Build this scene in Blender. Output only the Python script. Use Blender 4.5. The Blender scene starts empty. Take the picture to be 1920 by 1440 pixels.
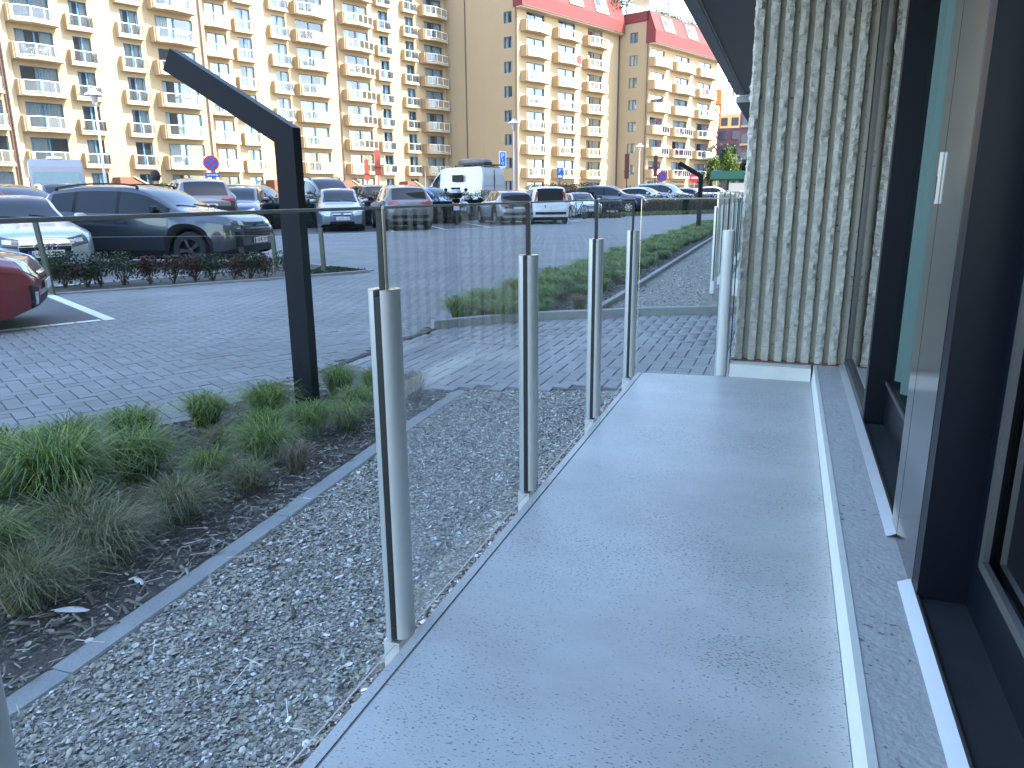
import bpy, bmesh, math, random
import numpy as np
from mathutils import Vector, Matrix
from mathutils.bvhtree import BVHTree

random.seed(7)
RNG = np.random.default_rng(7)
C = bpy.context.scene.collection
SC = bpy.context.scene
R = math.radians

# ------------------------------------------------------------------ camera
cam_d = bpy.data.cameras.new('camera')
cam = bpy.data.objects.new('camera', cam_d)
C.objects.link(cam)
cx = Vector((0.941, 0.339, -0.008)).normalized()
view = Vector((-0.330, 0.912, -0.244)).normalized()
cy = (-view).cross(cx).normalized()
cx = cy.cross(-view).normalized()
M = Matrix.Identity(4)
for i in range(3):
    M[i][0], M[i][1], M[i][2] = cx[i], cy[i], -view[i]
M.translation = Vector((0, 0, 1.18))
cam.matrix_world = M
cam_d.sensor_width = 36.0
cam_d.lens = 36.0 * 1405 / 1920
cam_d.clip_start = 0.02
cam_d.clip_end = 2000
SC.camera = cam

# ------------------------------------------------------------------ light
SUN_EL, SUN_AZ = 47.0, 86.0            # azimuth clockwise from +Y
world = bpy.data.worlds.new('World')
SC.world = world
world.use_nodes = True
wn = world.node_tree
bg = wn.nodes['Background']
sky = wn.nodes.new('ShaderNodeTexSky')
sky.sky_type = 'NISHITA'
sky.sun_disc = False
sky.sun_elevation = R(SUN_EL)
sky.sun_rotation = R(SUN_AZ)
sky.air_density = 1.0
sky.dust_density = 0.8
sky.ozone_density = 0.8
wn.links.new(sky.outputs[0], bg.inputs[0])
bg.inputs[1].default_value = 0.15
sun_d = bpy.data.lights.new('sun', 'SUN')
sun_d.energy = 2.0
sun_d.angle = R(0.5)
sun_d.color = (1.0, 0.93, 0.82)
sun = bpy.data.objects.new('sun', sun_d)
C.objects.link(sun)
sd = Vector((math.sin(R(SUN_AZ)) * math.cos(R(SUN_EL)), math.cos(R(SUN_AZ)) * math.cos(R(SUN_EL)), math.sin(R(SUN_EL))))
sun.rotation_euler = sd.to_track_quat('Z', 'Y').to_euler()
SC.view_settings.view_transform = 'Standard'
SC.view_settings.look = 'None'
SC.view_settings.gamma = 1.0
SC.view_settings.exposure = 2.87
SC.view_settings.use_curve_mapping = False
SC.cycles.max_bounces = 10
SC.cycles.transparent_max_bounces = 24
SC.cycles.glossy_bounces = 4
SC.cycles.diffuse_bounces = 4
SC.cycles.caustics_reflective = False
SC.cycles.use_denoising = True

# ------------------------------------------------------------------ materials
MATS = {}

def nd(t, typ, **kw):
    n = t.nodes.new(typ)
    for k, v in kw.items():
        setattr(n, k, v)
    return n

def mat(name, col, rough=0.6, metal=0.0, var=0.12, vscale=6.0, bump=0.0, bscale=60.0, stretch=(1, 1, 1), spec=0.5,
        specks=None, coat=0.0, obj=True, rnd=0.0):
    """principled material with noise variation of the base colour, fine bump and optional specks"""
    m = bpy.data.materials.new(name)
    m.use_nodes = True
    t = m.node_tree
    b = t.nodes['Principled BSDF']
    b.inputs['Roughness'].default_value = rough
    b.inputs['Metallic'].default_value = metal
    b.inputs['Specular IOR Level'].default_value = spec
    b.inputs['Coat Weight'].default_value = coat
    b.inputs['Coat Roughness'].default_value = 0.04
    tc = nd(t, 'ShaderNodeTexCoord')
    mp = nd(t, 'ShaderNodeMapping')
    mp.inputs['Scale'].default_value = stretch
    if obj == 'world':
        ge = nd(t, 'ShaderNodeNewGeometry')
        t.links.new(ge.outputs['Position'], mp.inputs[0])
    else:
        t.links.new(tc.outputs['Object'], mp.inputs[0])
    vec = mp.outputs[0]
    n = nd(t, 'ShaderNodeTexNoise')
    n.inputs['Scale'].default_value = vscale
    n.inputs['Detail'].default_value = 6
    n.inputs['Roughness'].default_value = 0.65
    t.links.new(vec, n.inputs['Vector'])
    mr = nd(t, 'ShaderNodeMapRange')
    mr.inputs[1].default_value = 0.25
    mr.inputs[2].default_value = 0.75
    mr.inputs[3].default_value = 1 - var
    mr.inputs[4].default_value = 1 + var
    t.links.new(n.outputs['Fac'], mr.inputs[0])
    mul = nd(t, 'ShaderNodeVectorMath', operation='SCALE')
    mul.inputs[0].default_value = col[:3]
    t.links.new(mr.outputs[0], mul.inputs['Scale'])
    out = mul.outputs[0]
    if rnd:
        oi = nd(t, 'ShaderNodeObjectInfo')
        m2 = nd(t, 'ShaderNodeMapRange')
        m2.inputs[3].default_value = 1 - rnd
        m2.inputs[4].default_value = 1 + rnd
        t.links.new(oi.outputs['Random'], m2.inputs[0])
        s2 = nd(t, 'ShaderNodeVectorMath', operation='SCALE')
        t.links.new(out, s2.inputs[0])
        t.links.new(m2.outputs[0], s2.inputs['Scale'])
        out = s2.outputs[0]
    if specks:
        scol, sscale, sth, sst = specks
        mp2 = nd(t, 'ShaderNodeMapping')
        mp2.inputs['Scale'].default_value = sst
        t.links.new(tc.outputs['Object'], mp2.inputs[0])
        n2 = nd(t, 'ShaderNodeTexNoise')
        n2.inputs['Scale'].default_value = sscale
        n2.inputs['Detail'].default_value = 3
        t.links.new(mp2.outputs[0], n2.inputs['Vector'])
        n3 = nd(t, 'ShaderNodeTexNoise')
        n3.inputs['Scale'].default_value = 3.0
        n3.inputs['Detail'].default_value = 4
        t.links.new(tc.outputs['Object'], n3.inputs['Vector'])
        ad = nd(t, 'ShaderNodeMath', operation='ADD')
        sc = nd(t, 'ShaderNodeMath', operation='MULTIPLY')
        sc.inputs[1].default_value = 0.25
        t.links.new(n3.outputs['Fac'], sc.inputs[0])
        t.links.new(n2.outputs['Fac'], ad.inputs[0])
        t.links.new(sc.outputs[0], ad.inputs[1])
        m3 = nd(t, 'ShaderNodeMapRange')
        m3.inputs[1].default_value = sth + 0.125
        m3.inputs[2].default_value = sth + 0.175
        t.links.new(ad.outputs[0], m3.inputs[0])
        mx = nd(t, 'ShaderNodeMixRGB')
        t.links.new(m3.outputs[0], mx.inputs[0])
        t.links.new(out, mx.inputs[1])
        mx.inputs[2].default_value = (*scol, 1)
        out = mx.outputs[0]
    t.links.new(out, b.inputs['Base Color'])
    if bump:
        n4 = nd(t, 'ShaderNodeTexNoise')
        n4.inputs['Scale'].default_value = bscale
        n4.inputs['Detail'].default_value = 5
        t.links.new(vec, n4.inputs['Vector'])
        bp = nd(t, 'ShaderNodeBump')
        bp.inputs['Strength'].default_value = bump
        bp.inputs['Distance'].default_value = 0.01
        t.links.new(n4.outputs['Fac'], bp.inputs['Height'])
        t.links.new(bp.outputs[0], b.inputs['Normal'])
    MATS[name] = m
    return m

def ramp_mat(name, stops, rough=0.8, attr='rnd', bump=0.0, bscale=80, trans=0.0):
    """colour from a per-piece random attribute through a ramp"""
    m = bpy.data.materials.new(name)
    m.use_nodes = True
    t = m.node_tree
    b = t.nodes['Principled BSDF']
    b.inputs['Roughness'].default_value = rough
    a = nd(t, 'ShaderNodeAttribute', attribute_name=attr)
    r = nd(t, 'ShaderNodeValToRGB')
    e = r.color_ramp.elements
    e[0].position, e[0].color = stops[0][0], (*stops[0][1], 1)
    e[1].position, e[1].color = stops[-1][0], (*stops[-1][1], 1)
    for p, c in stops[1:-1]:
        x = e.new(p)
        x.color = (*c, 1)
    t.links.new(a.outputs['Fac'], r.inputs[0])
    n = nd(t, 'ShaderNodeTexNoise')
    n.inputs['Scale'].default_value = bscale
    tc = nd(t, 'ShaderNodeTexCoord')
    t.links.new(tc.outputs['Object'], n.inputs['Vector'])
    mr = nd(t, 'ShaderNodeMapRange')
    mr.inputs[3].default_value = 0.75
    mr.inputs[4].default_value = 1.25
    t.links.new(n.outputs['Fac'], mr.inputs[0])
    s = nd(t, 'ShaderNodeVectorMath', operation='SCALE')
    t.links.new(r.outputs[0], s.inputs[0])
    t.links.new(mr.outputs[0], s.inputs['Scale'])
    t.links.new(s.outputs[0], b.inputs['Base Color'])
    if trans:
        tr = nd(t, 'ShaderNodeBsdfTranslucent')
        mx = nd(t, 'ShaderNodeMixShader')
        mx.inputs[0].default_value = trans
        t.links.new(s.outputs[0], tr.inputs[0])
        t.links.new(b.outputs[0], mx.inputs[1])
        t.links.new(tr.outputs[0], mx.inputs[2])
        t.links.new(mx.outputs[0], t.nodes['Material Output'].inputs[0])
    if bump:
        bp = nd(t, 'ShaderNodeBump')
        bp.inputs['Strength'].default_value = bump
        bp.inputs['Distance'].default_value = 0.01
        t.links.new(n.outputs['Fac'], bp.inputs['Height'])
        t.links.new(bp.outputs[0], b.inputs['Normal'])
    MATS[name] = m
    return m

def glass(name, tint=(0.86, 0.93, 0.92), smudge_haze=0.05, dcol=(0.5, 0.55, 0.58), ior=1.5, dscale=2.5, boost=1.0, streak=(1, 1, 0.25)):
    """thin architectural glass: fresnel reflection over tinted transmission, with smudges and haze painted on as a diffuse film"""
    m = bpy.data.materials.new(name)
    m.use_nodes = True
    t = m.node_tree
    t.nodes.remove(t.nodes['Principled BSDF'])
    tr = nd(t, 'ShaderNodeBsdfTransparent')
    tr.inputs[0].default_value = (*tint, 1)
    gl = nd(t, 'ShaderNodeBsdfGlossy')
    gl.inputs['Roughness'].default_value = 0.0
    fr = nd(t, 'ShaderNodeFresnel')
    fr.inputs[0].default_value = ior
    ml = nd(t, 'ShaderNodeMath', operation='MULTIPLY', use_clamp=True)
    ml.inputs[1].default_value = boost
    t.links.new(fr.outputs[0], ml.inputs[0])
    df = nd(t, 'ShaderNodeBsdfDiffuse')  # diffuse layer paints smudges and milky haze on the pane
    df.inputs[0].default_value = (*dcol, 1)
    m1 = nd(t, 'ShaderNodeMixShader')
    m2 = nd(t, 'ShaderNodeMixShader')
    n = nd(t, 'ShaderNodeTexNoise')
    n.inputs['Scale'].default_value = dscale
    n.inputs['Detail'].default_value = 5
    tc = nd(t, 'ShaderNodeTexCoord')
    mp = nd(t, 'ShaderNodeMapping')
    mp.inputs['Scale'].default_value = streak
    t.links.new(tc.outputs['Object'], mp.inputs[0])
    t.links.new(mp.outputs[0], n.inputs['Vector'])
    mr = nd(t, 'ShaderNodeMapRange')
    mr.inputs[1].default_value = 0.3
    mr.inputs[2].default_value = 0.7
    mr.inputs[3].default_value = smudge_haze * 0.4
    mr.inputs[4].default_value = smudge_haze * 1.6
    t.links.new(n.outputs['Fac'], mr.inputs[0])
    t.links.new(mr.outputs[0], m1.inputs[0])
    t.links.new(tr.outputs[0], m1.inputs[1])
    t.links.new(df.outputs[0], m1.inputs[2])
    t.links.new(ml.outputs[0], m2.inputs[0])
    t.links.new(m1.outputs[0], m2.inputs[1])
    t.links.new(gl.outputs[0], m2.inputs[2])
    t.links.new(m2.outputs[0], t.nodes['Material Output'].inputs[0])
    MATS[name] = m
    return m

mat('floor_concrete', (0.56, 0.55, 0.52), 0.42, var=0.16, vscale=3.0, bump=0.10, bscale=90,
    specks=((0.22, 0.22, 0.22), 190.0, 0.612, (0.6, 1.1, 1)), stretch=(0.7, 1.1, 1))
mat('ledge_concrete', (0.52, 0.51, 0.49), 0.6, var=0.10, vscale=18, bump=0.35, bscale=60,
    specks=((0.2, 0.195, 0.19), 45.0, 0.655, (1, 1, 1)))
mat('white_upstand', (0.72, 0.72, 0.66), 0.5, var=0.07, vscale=14, bump=0.12, bscale=50)
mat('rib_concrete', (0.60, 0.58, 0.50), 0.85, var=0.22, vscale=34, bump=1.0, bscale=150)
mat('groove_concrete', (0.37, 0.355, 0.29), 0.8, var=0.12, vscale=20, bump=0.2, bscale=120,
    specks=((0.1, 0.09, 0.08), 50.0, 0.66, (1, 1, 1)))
mat('aluminium', (0.62, 0.63, 0.64), 0.34, metal=0.55, var=0.04, vscale=9, stretch=(1, 1, 0.2))
mat('pale_aluminium', (0.66, 0.66, 0.64), 0.42, metal=0.25, var=0.04, vscale=9)
mat('bright_edge', (0.75, 0.72, 0.64), 0.2, metal=0.7, var=0.05)
mat('rubber', (0.012, 0.012, 0.014), 0.5, var=0.1)
mat('glass_top_edge', (0.55, 0.53, 0.48), 0.6, metal=0.0, var=0.08)
mat('panel_metal', (0.23, 0.22, 0.215), 0.13, metal=0.92, var=0.04, vscale=4, stretch=(1, 1, 0.3), bump=0.02, bscale=30)
mat('frame_dark', (0.004, 0.006, 0.011), 0.4, var=0.15, vscale=5, spec=0.2)
mat('frame_sill', (0.03, 0.032, 0.036), 0.45, var=0.25, vscale=7, specks=((0.09, 0.08, 0.07), 14.0, 0.70, (1, 1, 1)))
mat('frame_grey', (0.085, 0.083, 0.08), 0.4, metal=0.3, var=0.06)
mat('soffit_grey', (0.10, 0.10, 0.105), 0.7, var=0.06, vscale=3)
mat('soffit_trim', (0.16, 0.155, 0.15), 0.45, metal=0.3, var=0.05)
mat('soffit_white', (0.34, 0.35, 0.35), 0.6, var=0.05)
mat('curtain', (0.29, 0.31, 0.29), 0.9, var=0.08, vscale=3, stretch=(1, 1, 0.2))
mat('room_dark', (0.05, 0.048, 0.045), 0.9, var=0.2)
mat('room_floor', (0.16, 0.13, 0.10), 0.6, var=0.2)
mat('own_wall', (0.42, 0.41, 0.37), 0.85, var=0.08, vscale=2)
mat('pier_brick', (0.60, 0.50, 0.40), 0.85, var=0.16, vscale=9, rnd=0.12)
mat('mortar', (0.42, 0.40, 0.36), 0.95, var=0.08)
mat('lamp_metal', (0.004, 0.0065, 0.012), 0.45, var=0.08, vscale=4, spec=0.12)
mat('kerb_concrete', (0.29, 0.295, 0.285), 0.85, var=0.15, vscale=8, bump=0.3, bscale=80, rnd=0.06)
mat('paver_joint', (0.12, 0.117, 0.11), 0.95, var=0.25, vscale=10)
mat('paver', (0.215, 0.212, 0.208), 0.8, var=0.24, vscale=0.9, bump=0.25, bscale=120, rnd=0.10, obj='world')
mat('path_paver', (0.27, 0.258, 0.255), 0.8, var=0.22, vscale=1.3, bump=0.25, bscale=120, rnd=0.08, obj='world')
mat('road_far', (0.21, 0.21, 0.21), 0.85, var=0.10, vscale=0.8)
mat('road_paint', (0.72, 0.72, 0.70), 0.7, var=0.10, vscale=12, bump=0.15)
mat('asphalt', (0.10, 0.10, 0.103), 0.9, var=0.2, vscale=2)
mat('soil', (0.095, 0.08, 0.066), 0.95, var=0.35, vscale=25, bump=0.8, bscale=70)
mat('gravel_base', (0.27, 0.25, 0.21), 0.95, var=0.35, vscale=60, bump=0.9, bscale=150)
ramp_mat('shells', [(0.0, (0.14, 0.125, 0.11)), (0.22, (0.26, 0.23, 0.185)), (0.45, (0.37, 0.33, 0.255)),
                    (0.66, (0.40, 0.345, 0.25)), (0.82, (0.42, 0.40, 0.36)), (0.93, (0.62, 0.60, 0.55)), (1.0, (0.85, 0.84, 0.80))], 0.5, bscale=200)
ramp_mat('shells_pink', [(0.0, (0.10, 0.085, 0.08)), (0.25, (0.22, 0.17, 0.15)), (0.5, (0.36, 0.27, 0.23)),
                         (0.75, (0.48, 0.38, 0.32)), (0.88, (0.62, 0.58, 0.54)), (1.0, (0.85, 0.82, 0.78))], 0.5, bscale=200)
ramp_mat('mulch', [(0.0, (0.045, 0.036, 0.03)), (0.3, (0.12, 0.095, 0.075)), (0.7, (0.23, 0.195, 0.16)), (1.0, (0.42, 0.38, 0.33))], 0.9, bscale=120)
ramp_mat('grass_green', [(0.0, (0.025, 0.055, 0.012)), (0.35, (0.11, 0.20, 0.025)), (0.75, (0.23, 0.33, 0.04)), (1.0, (0.45, 0.45, 0.12))], 0.5, trans=0.35)
ramp_mat('grass_yellow', [(0.0, (0.04, 0.065, 0.014)), (0.35, (0.13, 0.17, 0.035)), (0.7, (0.27, 0.24, 0.10)), (1.0, (0.42, 0.35, 0.20))], 0.6, trans=0.35)
ramp_mat('grass_tan', [(0.0, (0.10, 0.07, 0.035)), (0.5, (0.25, 0.18, 0.10)), (1.0, (0.42, 0.33, 0.20))], 0.7, trans=0.3)
ramp_mat('hedge_leaf', [(0.0, (0.010, 0.022, 0.008)), (0.6, (0.03, 0.06, 0.016)), (1.0, (0.08, 0.12, 0.03))], 0.45, trans=0.25)
ramp_mat('hedge_red', [(0.0, (0.04, 0.018, 0.012)), (0.6, (0.09, 0.04, 0.025)), (1.0, (0.10, 0.09, 0.03))], 0.6, trans=0.25)
ramp_mat('hedge_bright', [(0.0, (0.04, 0.07, 0.012)), (0.6, (0.12, 0.17, 0.02)), (1.0, (0.24, 0.28, 0.04))], 0.5, trans=0.35)
mat('twig', (0.09, 0.065, 0.045), 0.9, var=0.2)
mat('stake_wood', (0.11, 0.115, 0.075), 0.9, var=0.2, vscale=8, stretch=(4, 4, 0.5))
mat('facade_cream', (0.385, 0.285, 0.165), 0.85, var=0.035, vscale=0.35, bump=0.08, bscale=3)
mat('facade_lip', (0.42, 0.325, 0.20), 0.8, var=0.04, vscale=1)
mat('facade_side_shade', (0.39, 0.26, 0.135), 0.85, var=0.04, vscale=1)  # cream wall paint with its tan in shade put into the colour
mat('facade_joint', (0.40, 0.29, 0.17), 0.9, var=0.05)
mat('mansard_red', (0.19, 0.035, 0.032), 0.85, var=0.14, vscale=2.5)
mat('dormer_pale', (0.55, 0.50, 0.36), 0.8, var=0.05)
mat('frame_blue', (0.045, 0.16, 0.26), 0.5, var=0.08)
mat('rail_white', (0.78, 0.76, 0.72), 0.45, var=0.04)
mat('drape', (0.74, 0.72, 0.68), 0.9, var=0.10, vscale=2.5, stretch=(7, 7, 0.1))
mat('blind', (0.30, 0.29, 0.25), 0.9, var=0.08, vscale=2)
mat('room_far', (0.07, 0.066, 0.06), 0.9, var=0.3, vscale=0.6)
mat('pipe_brown', (0.10, 0.06, 0.055), 0.6, var=0.1)
mat('brick_brown', (0.20, 0.085, 0.05), 0.9, var=0.2, vscale=6)
mat('screen_green', (0.16, 0.24, 0.23), 0.08, var=0.1, spec=0.4)
mat('camper_body', (0.26, 0.255, 0.265), 0.5, var=0.05)
mat('tyre', (0.014, 0.014, 0.015), 0.85, var=0.15)
mat('black_plastic', (0.008, 0.008, 0.009), 0.55, var=0.12, spec=0.25)
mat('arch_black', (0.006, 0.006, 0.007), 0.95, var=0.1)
mat('alloy', (0.50, 0.51, 0.52), 0.3, metal=0.8, var=0.05)
mat('alloy_dark', (0.06, 0.06, 0.065), 0.35, metal=0.6, var=0.05)
mat('chrome', (0.85, 0.85, 0.86), 0.12, metal=1.0, var=0.02)
mat('car_glass', (0.006, 0.008, 0.010), 0.03, var=0.05, spec=0.35, coat=0.15)
mat('lamp_clear', (0.55, 0.58, 0.60), 0.08, metal=0.35, var=0.25, vscale=22, coat=1.0)
mat('lamp_dark', (0.05, 0.055, 0.06), 0.08, var=0.2, vscale=20, coat=1.0)
mat('lamp_red', (0.30, 0.012, 0.015), 0.1, var=0.15, vscale=15, coat=1.0)
mat('lamp_orange', (0.6, 0.2, 0.03), 0.2, var=0.1, coat=1.0)
mat('plate_white', (0.72, 0.72, 0.70), 0.4, var=0.02)
mat('plate_red', (0.28, 0.01, 0.02), 0.5, var=0.02)
mat('plate_blue', (0.01, 0.04, 0.30), 0.5, var=0.02)
mat('sign_red', (0.62, 0.03, 0.03), 0.4, var=0.03)
mat('sign_blue', (0.02, 0.13, 0.52), 0.4, var=0.03)
mat('sign_white', (0.80, 0.80, 0.80), 0.4, var=0.03)
mat('post_red', (0.48, 0.07, 0.045), 0.5, var=0.06)
mat('board_maroon', (0.15, 0.03, 0.03), 0.6, var=0.1)
mat('galvanised', (0.35, 0.36, 0.37), 0.5, metal=0.5, var=0.1)
mat('lamp_post_white', (0.72, 0.70, 0.68), 0.5, var=0.04)
mat('lantern_glass', (0.55, 0.48, 0.42), 0.2, var=0.05)
mat('shelter_green', (0.012, 0.10, 0.06), 0.5, var=0.08)
mat('crane_orange', (0.65, 0.22, 0.03), 0.5, var=0.06)
mat('crane_red', (0.55, 0.10, 0.07), 0.5, var=0.06)
mat('tower_brick', (0.17, 0.085, 0.10), 0.9, var=0.15, vscale=1)
mat('tower_window', (0.05, 0.06, 0.09), 0.2, var=0.2)
mat('yellow_wall', (0.72, 0.45, 0.16), 0.85, var=0.05)
mat('plastic_white', (0.8, 0.8, 0.79), 0.4, var=0.02)
mat('brown_wood', (0.22, 0.10, 0.05), 0.7, var=0.15)
mat('towel_red', (0.6, 0.05, 0.05), 0.9, var=0.1)
mat('towel_grey', (0.25, 0.3, 0.38), 0.9, var=0.1)
mat('skin', (0.45, 0.27, 0.19), 0.6, var=0.05)
mat('hair_dark', (0.02, 0.015, 0.012), 0.7, var=0.2)
mat('jacket', (0.03, 0.035, 0.05), 0.85, var=0.1)
mat('denim', (0.04, 0.06, 0.12), 0.9, var=0.1)
mat('roof_box', (0.025, 0.028, 0.034), 0.35, var=0.05, coat=0.3)
mat('bark', (0.10, 0.08, 0.06), 0.95, var=0.25)
mat('feather', (0.70, 0.72, 0.76), 0.8, var=0.05)
mat('pebble', (0.55, 0.54, 0.52), 0.6, var=0.12, vscale=40)
mat('grate_metal', (0.05, 0.05, 0.052), 0.6, metal=0.4, var=0.2)
glass('rail_glass', (0.92, 0.97, 0.97), 0.075, (0.55, 0.62, 0.64), 1.5, 2.2, 0.26)
glass('end_glass', (0.88, 0.95, 0.95), 0.02, (0.42, 0.50, 0.55), 1.5, 2.2, 0.6)
glass('window_glass', (0.70, 0.88, 0.86), 0.01, (0.4, 0.5, 0.5), 1.5, 2.0, 2.2)
glass('door_glass', (0.70, 0.84, 0.82), 0.01, (0.4, 0.5, 0.5), 1.5, 2.0, 0.35)
glass('door_glass_near', (0.72, 0.94, 0.92), 0.02, (0.4, 0.5, 0.5), 1.5, 2.0, 3.0)
glass('far_glass', (0.70, 0.78, 0.82), 0.03, (0.5, 0.5, 0.5), 1.55, 2.0, 2.0)
glass('far_rail_glass', (0.86, 0.88, 0.86), 0.035, (0.72, 0.70, 0.64), 1.5, 2.0, 1.2)

def paint(name, col, metal=0.35, rough=0.3):
    m = mat(name, col, rough, metal=metal, var=0.03, vscale=1.5, coat=0.9)
    return m

# ------------------------------------------------------------------ mesh helpers
class MB:
    """collects simple solids and links them as one mesh object"""
    def __init__(s):
        s.v, s.f, s.s = [], [], []
    def poly(s, pts, faces, smooth=False):
        o = len(s.v)
        s.v += [tuple(p) for p in pts]
        for f in faces:
            s.f.append(tuple(o + i for i in f))
            s.s.append(smooth)
        return s
    def box(s, x0, x1, y0, y1, z0, z1):
        return s.poly([(x0, y0, z0), (x1, y0, z0), (x1, y1, z0), (x0, y1, z0), (x0, y0, z1), (x1, y0, z1), (x1, y1, z1), (x0, y1, z1)],
                      [(3, 2, 1, 0), (4, 5, 6, 7), (0, 1, 5, 4), (1, 2, 6, 5), (2, 3, 7, 6), (3, 0, 4, 7)])
    def prism(s, pts, z0, z1):
        n = len(pts)
        p = [(x, y, z0) for x, y in pts] + [(x, y, z1) for x, y in pts]
        return s.poly(p, [tuple(range(n - 1, -1, -1)), tuple(range(n, 2 * n))] + [(i, (i + 1) % n, n + (i + 1) % n, n + i) for i in range(n)])
    def extr(s, pts, axis, a, b):
        """polygon in the plane of the two other axes, extruded along axis (0 x, 1 y)"""
        n = len(pts)
        f = (lambda u, v, t: (t, u, v)) if axis == 0 else (lambda u, v, t: (u, t, v))
        p = [f(u, v, a) for u, v in pts] + [f(u, v, b) for u, v in pts]
        return s.poly(p, [tuple(range(n - 1, -1, -1)), tuple(range(n, 2 * n))] + [(i, (i + 1) % n, n + (i + 1) % n, n + i) for i in range(n)])
    def tube(s, a, b, r0, r1=None, n=8, cap=True):
        r1 = r0 if r1 is None else r1
        a, b = Vector(a), Vector(b)
        d = (b - a).normalized()
        u = d.orthogonal().normalized()
        w = d.cross(u)
        p = []
        for c, r in ((a, r0), (b, r1)):
            for i in range(n):
                t = 2 * math.pi * i / n
                p.append(c + (u * math.cos(t) + w * math.sin(t)) * r)
        o = len(s.v)
        s.v += [tuple(q) for q in p]
        for i in range(n):
            s.f.append((o + i, o + (i + 1) % n, o + n + (i + 1) % n, o + n + i))
            s.s.append(True)
        if cap:
            s.f.append(tuple(o + i for i in range(n - 1, -1, -1)))
            s.f.append(tuple(o + n + i for i in range(n)))
            s.s += [False, False]
        return s
    def bar(s, a, b, w, h):
        a, b = Vector(a), Vector(b)
        d = (b - a).normalized()
        up = Vector((0, 0, 1)) if abs(d.z) < 0.95 else Vector((0, 1, 0))
        x = d.cross(up).normalized() * (w / 2)
        y = x.cross(d).normalized() * (h / 2)
        p = []
        for c in (a, b):
            p += [c - x - y, c + x - y, c + x + y, c - x + y]
        return s.poly(p, [(3, 2, 1, 0), (4, 5, 6, 7), (0, 1, 5, 4), (1, 2, 6, 5), (2, 3, 7, 6), (3, 0, 4, 7)])
    def lathe(s, prof, n=16, o=(0, 0, 0), axis='z'):
        base = len(s.v)
        for r, h in prof:
            for i in range(n):
                t = 2 * math.pi * i / n
                c, q = r * math.cos(t), r * math.sin(t)
                p = (c, q, h) if axis == 'z' else ((c, h, q) if axis == 'y' else (h, c, q))
                s.v.append((p[0] + o[0], p[1] + o[1], p[2] + o[2]))
        for k in range(len(prof) - 1):
            for i in range(n):
                s.f.append((base + k * n + i, base + k * n + (i + 1) % n, base + (k + 1) * n + (i + 1) % n, base + (k + 1) * n + i))
                s.s.append(True)
        return s
    def torus(s, o, r, t, axis='x', n=20, m=6):
        base = len(s.v)
        for i in range(n):
            a = 2 * math.pi * i / n
            for j in range(m):
                b = 2 * math.pi * j / m
                rr = r + t * math.cos(b)
                u, v, w = rr * math.cos(a), rr * math.sin(a), t * math.sin(b)
                p = (w, u, v) if axis == 'x' else ((u, w, v) if axis == 'y' else (u, v, w))
                s.v.append((o[0] + p[0], o[1] + p[1], o[2] + p[2]))
        for i in range(n):
            for j in range(m):
                s.f.append((base + i * m + j, base + ((i + 1) % n) * m + j, base + ((i + 1) % n) * m + (j + 1) % m, base + i * m + (j + 1) % m))
                s.s.append(True)
        return s
    def mesh(s, name, m=None):
        me = bpy.data.meshes.new(name)
        me.from_pydata(s.v, [], s.f)
        me.polygons.foreach_set('use_smooth', s.s)
        me.validate()
        b = bmesh.new(); b.from_mesh(me)
        bmesh.ops.recalc_face_normals(b, faces=b.faces)
        b.to_mesh(me); b.free()
        if any(s.s):
            me.set_sharp_from_angle(angle=R(40))
        if m:
            me.materials.append(MATS[m] if isinstance(m, str) else m)
        return me
    def build(s, name, m=None, parent=None, loc=None, rotz=0):
        return link(name, s.mesh(name, m), parent, loc, rotz)

def link(name, me, parent=None, loc=None, rotz=0):
    o = bpy.data.objects.new(name, me)
    C.objects.link(o)
    if parent is not None:
        o.parent = parent
    if loc is not None:
        o.location = loc
    if rotz:
        o.rotation_euler = (0, 0, rotz)
    return o

def empty(name, loc=(0, 0, 0), rotz=0):
    o = bpy.data.objects.new(name, None)
    o.empty_display_size = 0.2
    C.objects.link(o)
    o.location = loc
    o.rotation_euler = (0, 0, rotz)
    return o

def tag(o, label=None, cat=None, group=None, kind=None):
    if label: o['label'] = label
    if cat: o['category'] = cat
    if group: o['group'] = group
    if kind: o['kind'] = kind
    return o

def copy_tree(o, parent=None):
    c = o.copy()
    C.objects.link(c)
    if parent is not None:
        c.parent = parent
    for ch in o.children:
        copy_tree(ch, c)
    return c

def np_mesh(name, V, F, m, rnd=None, smooth=False):
    """fast mesh from numpy arrays; F is (n, k) with constant k"""
    me = bpy.data.meshes.new(name)
    n, k = F.shape
    me.vertices.add(len(V))
    me.vertices.foreach_set('co', V.astype(np.float32).ravel())
    me.loops.add(n * k)
    me.loops.foreach_set('vertex_index', F.astype(np.int32).ravel())
    me.polygons.add(n)
    me.polygons.foreach_set('loop_start', np.arange(0, n * k, k, dtype=np.int32))
    if smooth:
        me.polygons.foreach_set('use_smooth', np.ones(n, dtype=bool))
    me.update(calc_edges=True)
    if rnd is not None:
        a = me.attributes.new('rnd', 'FLOAT', 'POINT')
        a.data.foreach_set('value', rnd.astype(np.float32))
    me.materials.append(MATS[m])
    return me

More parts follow.
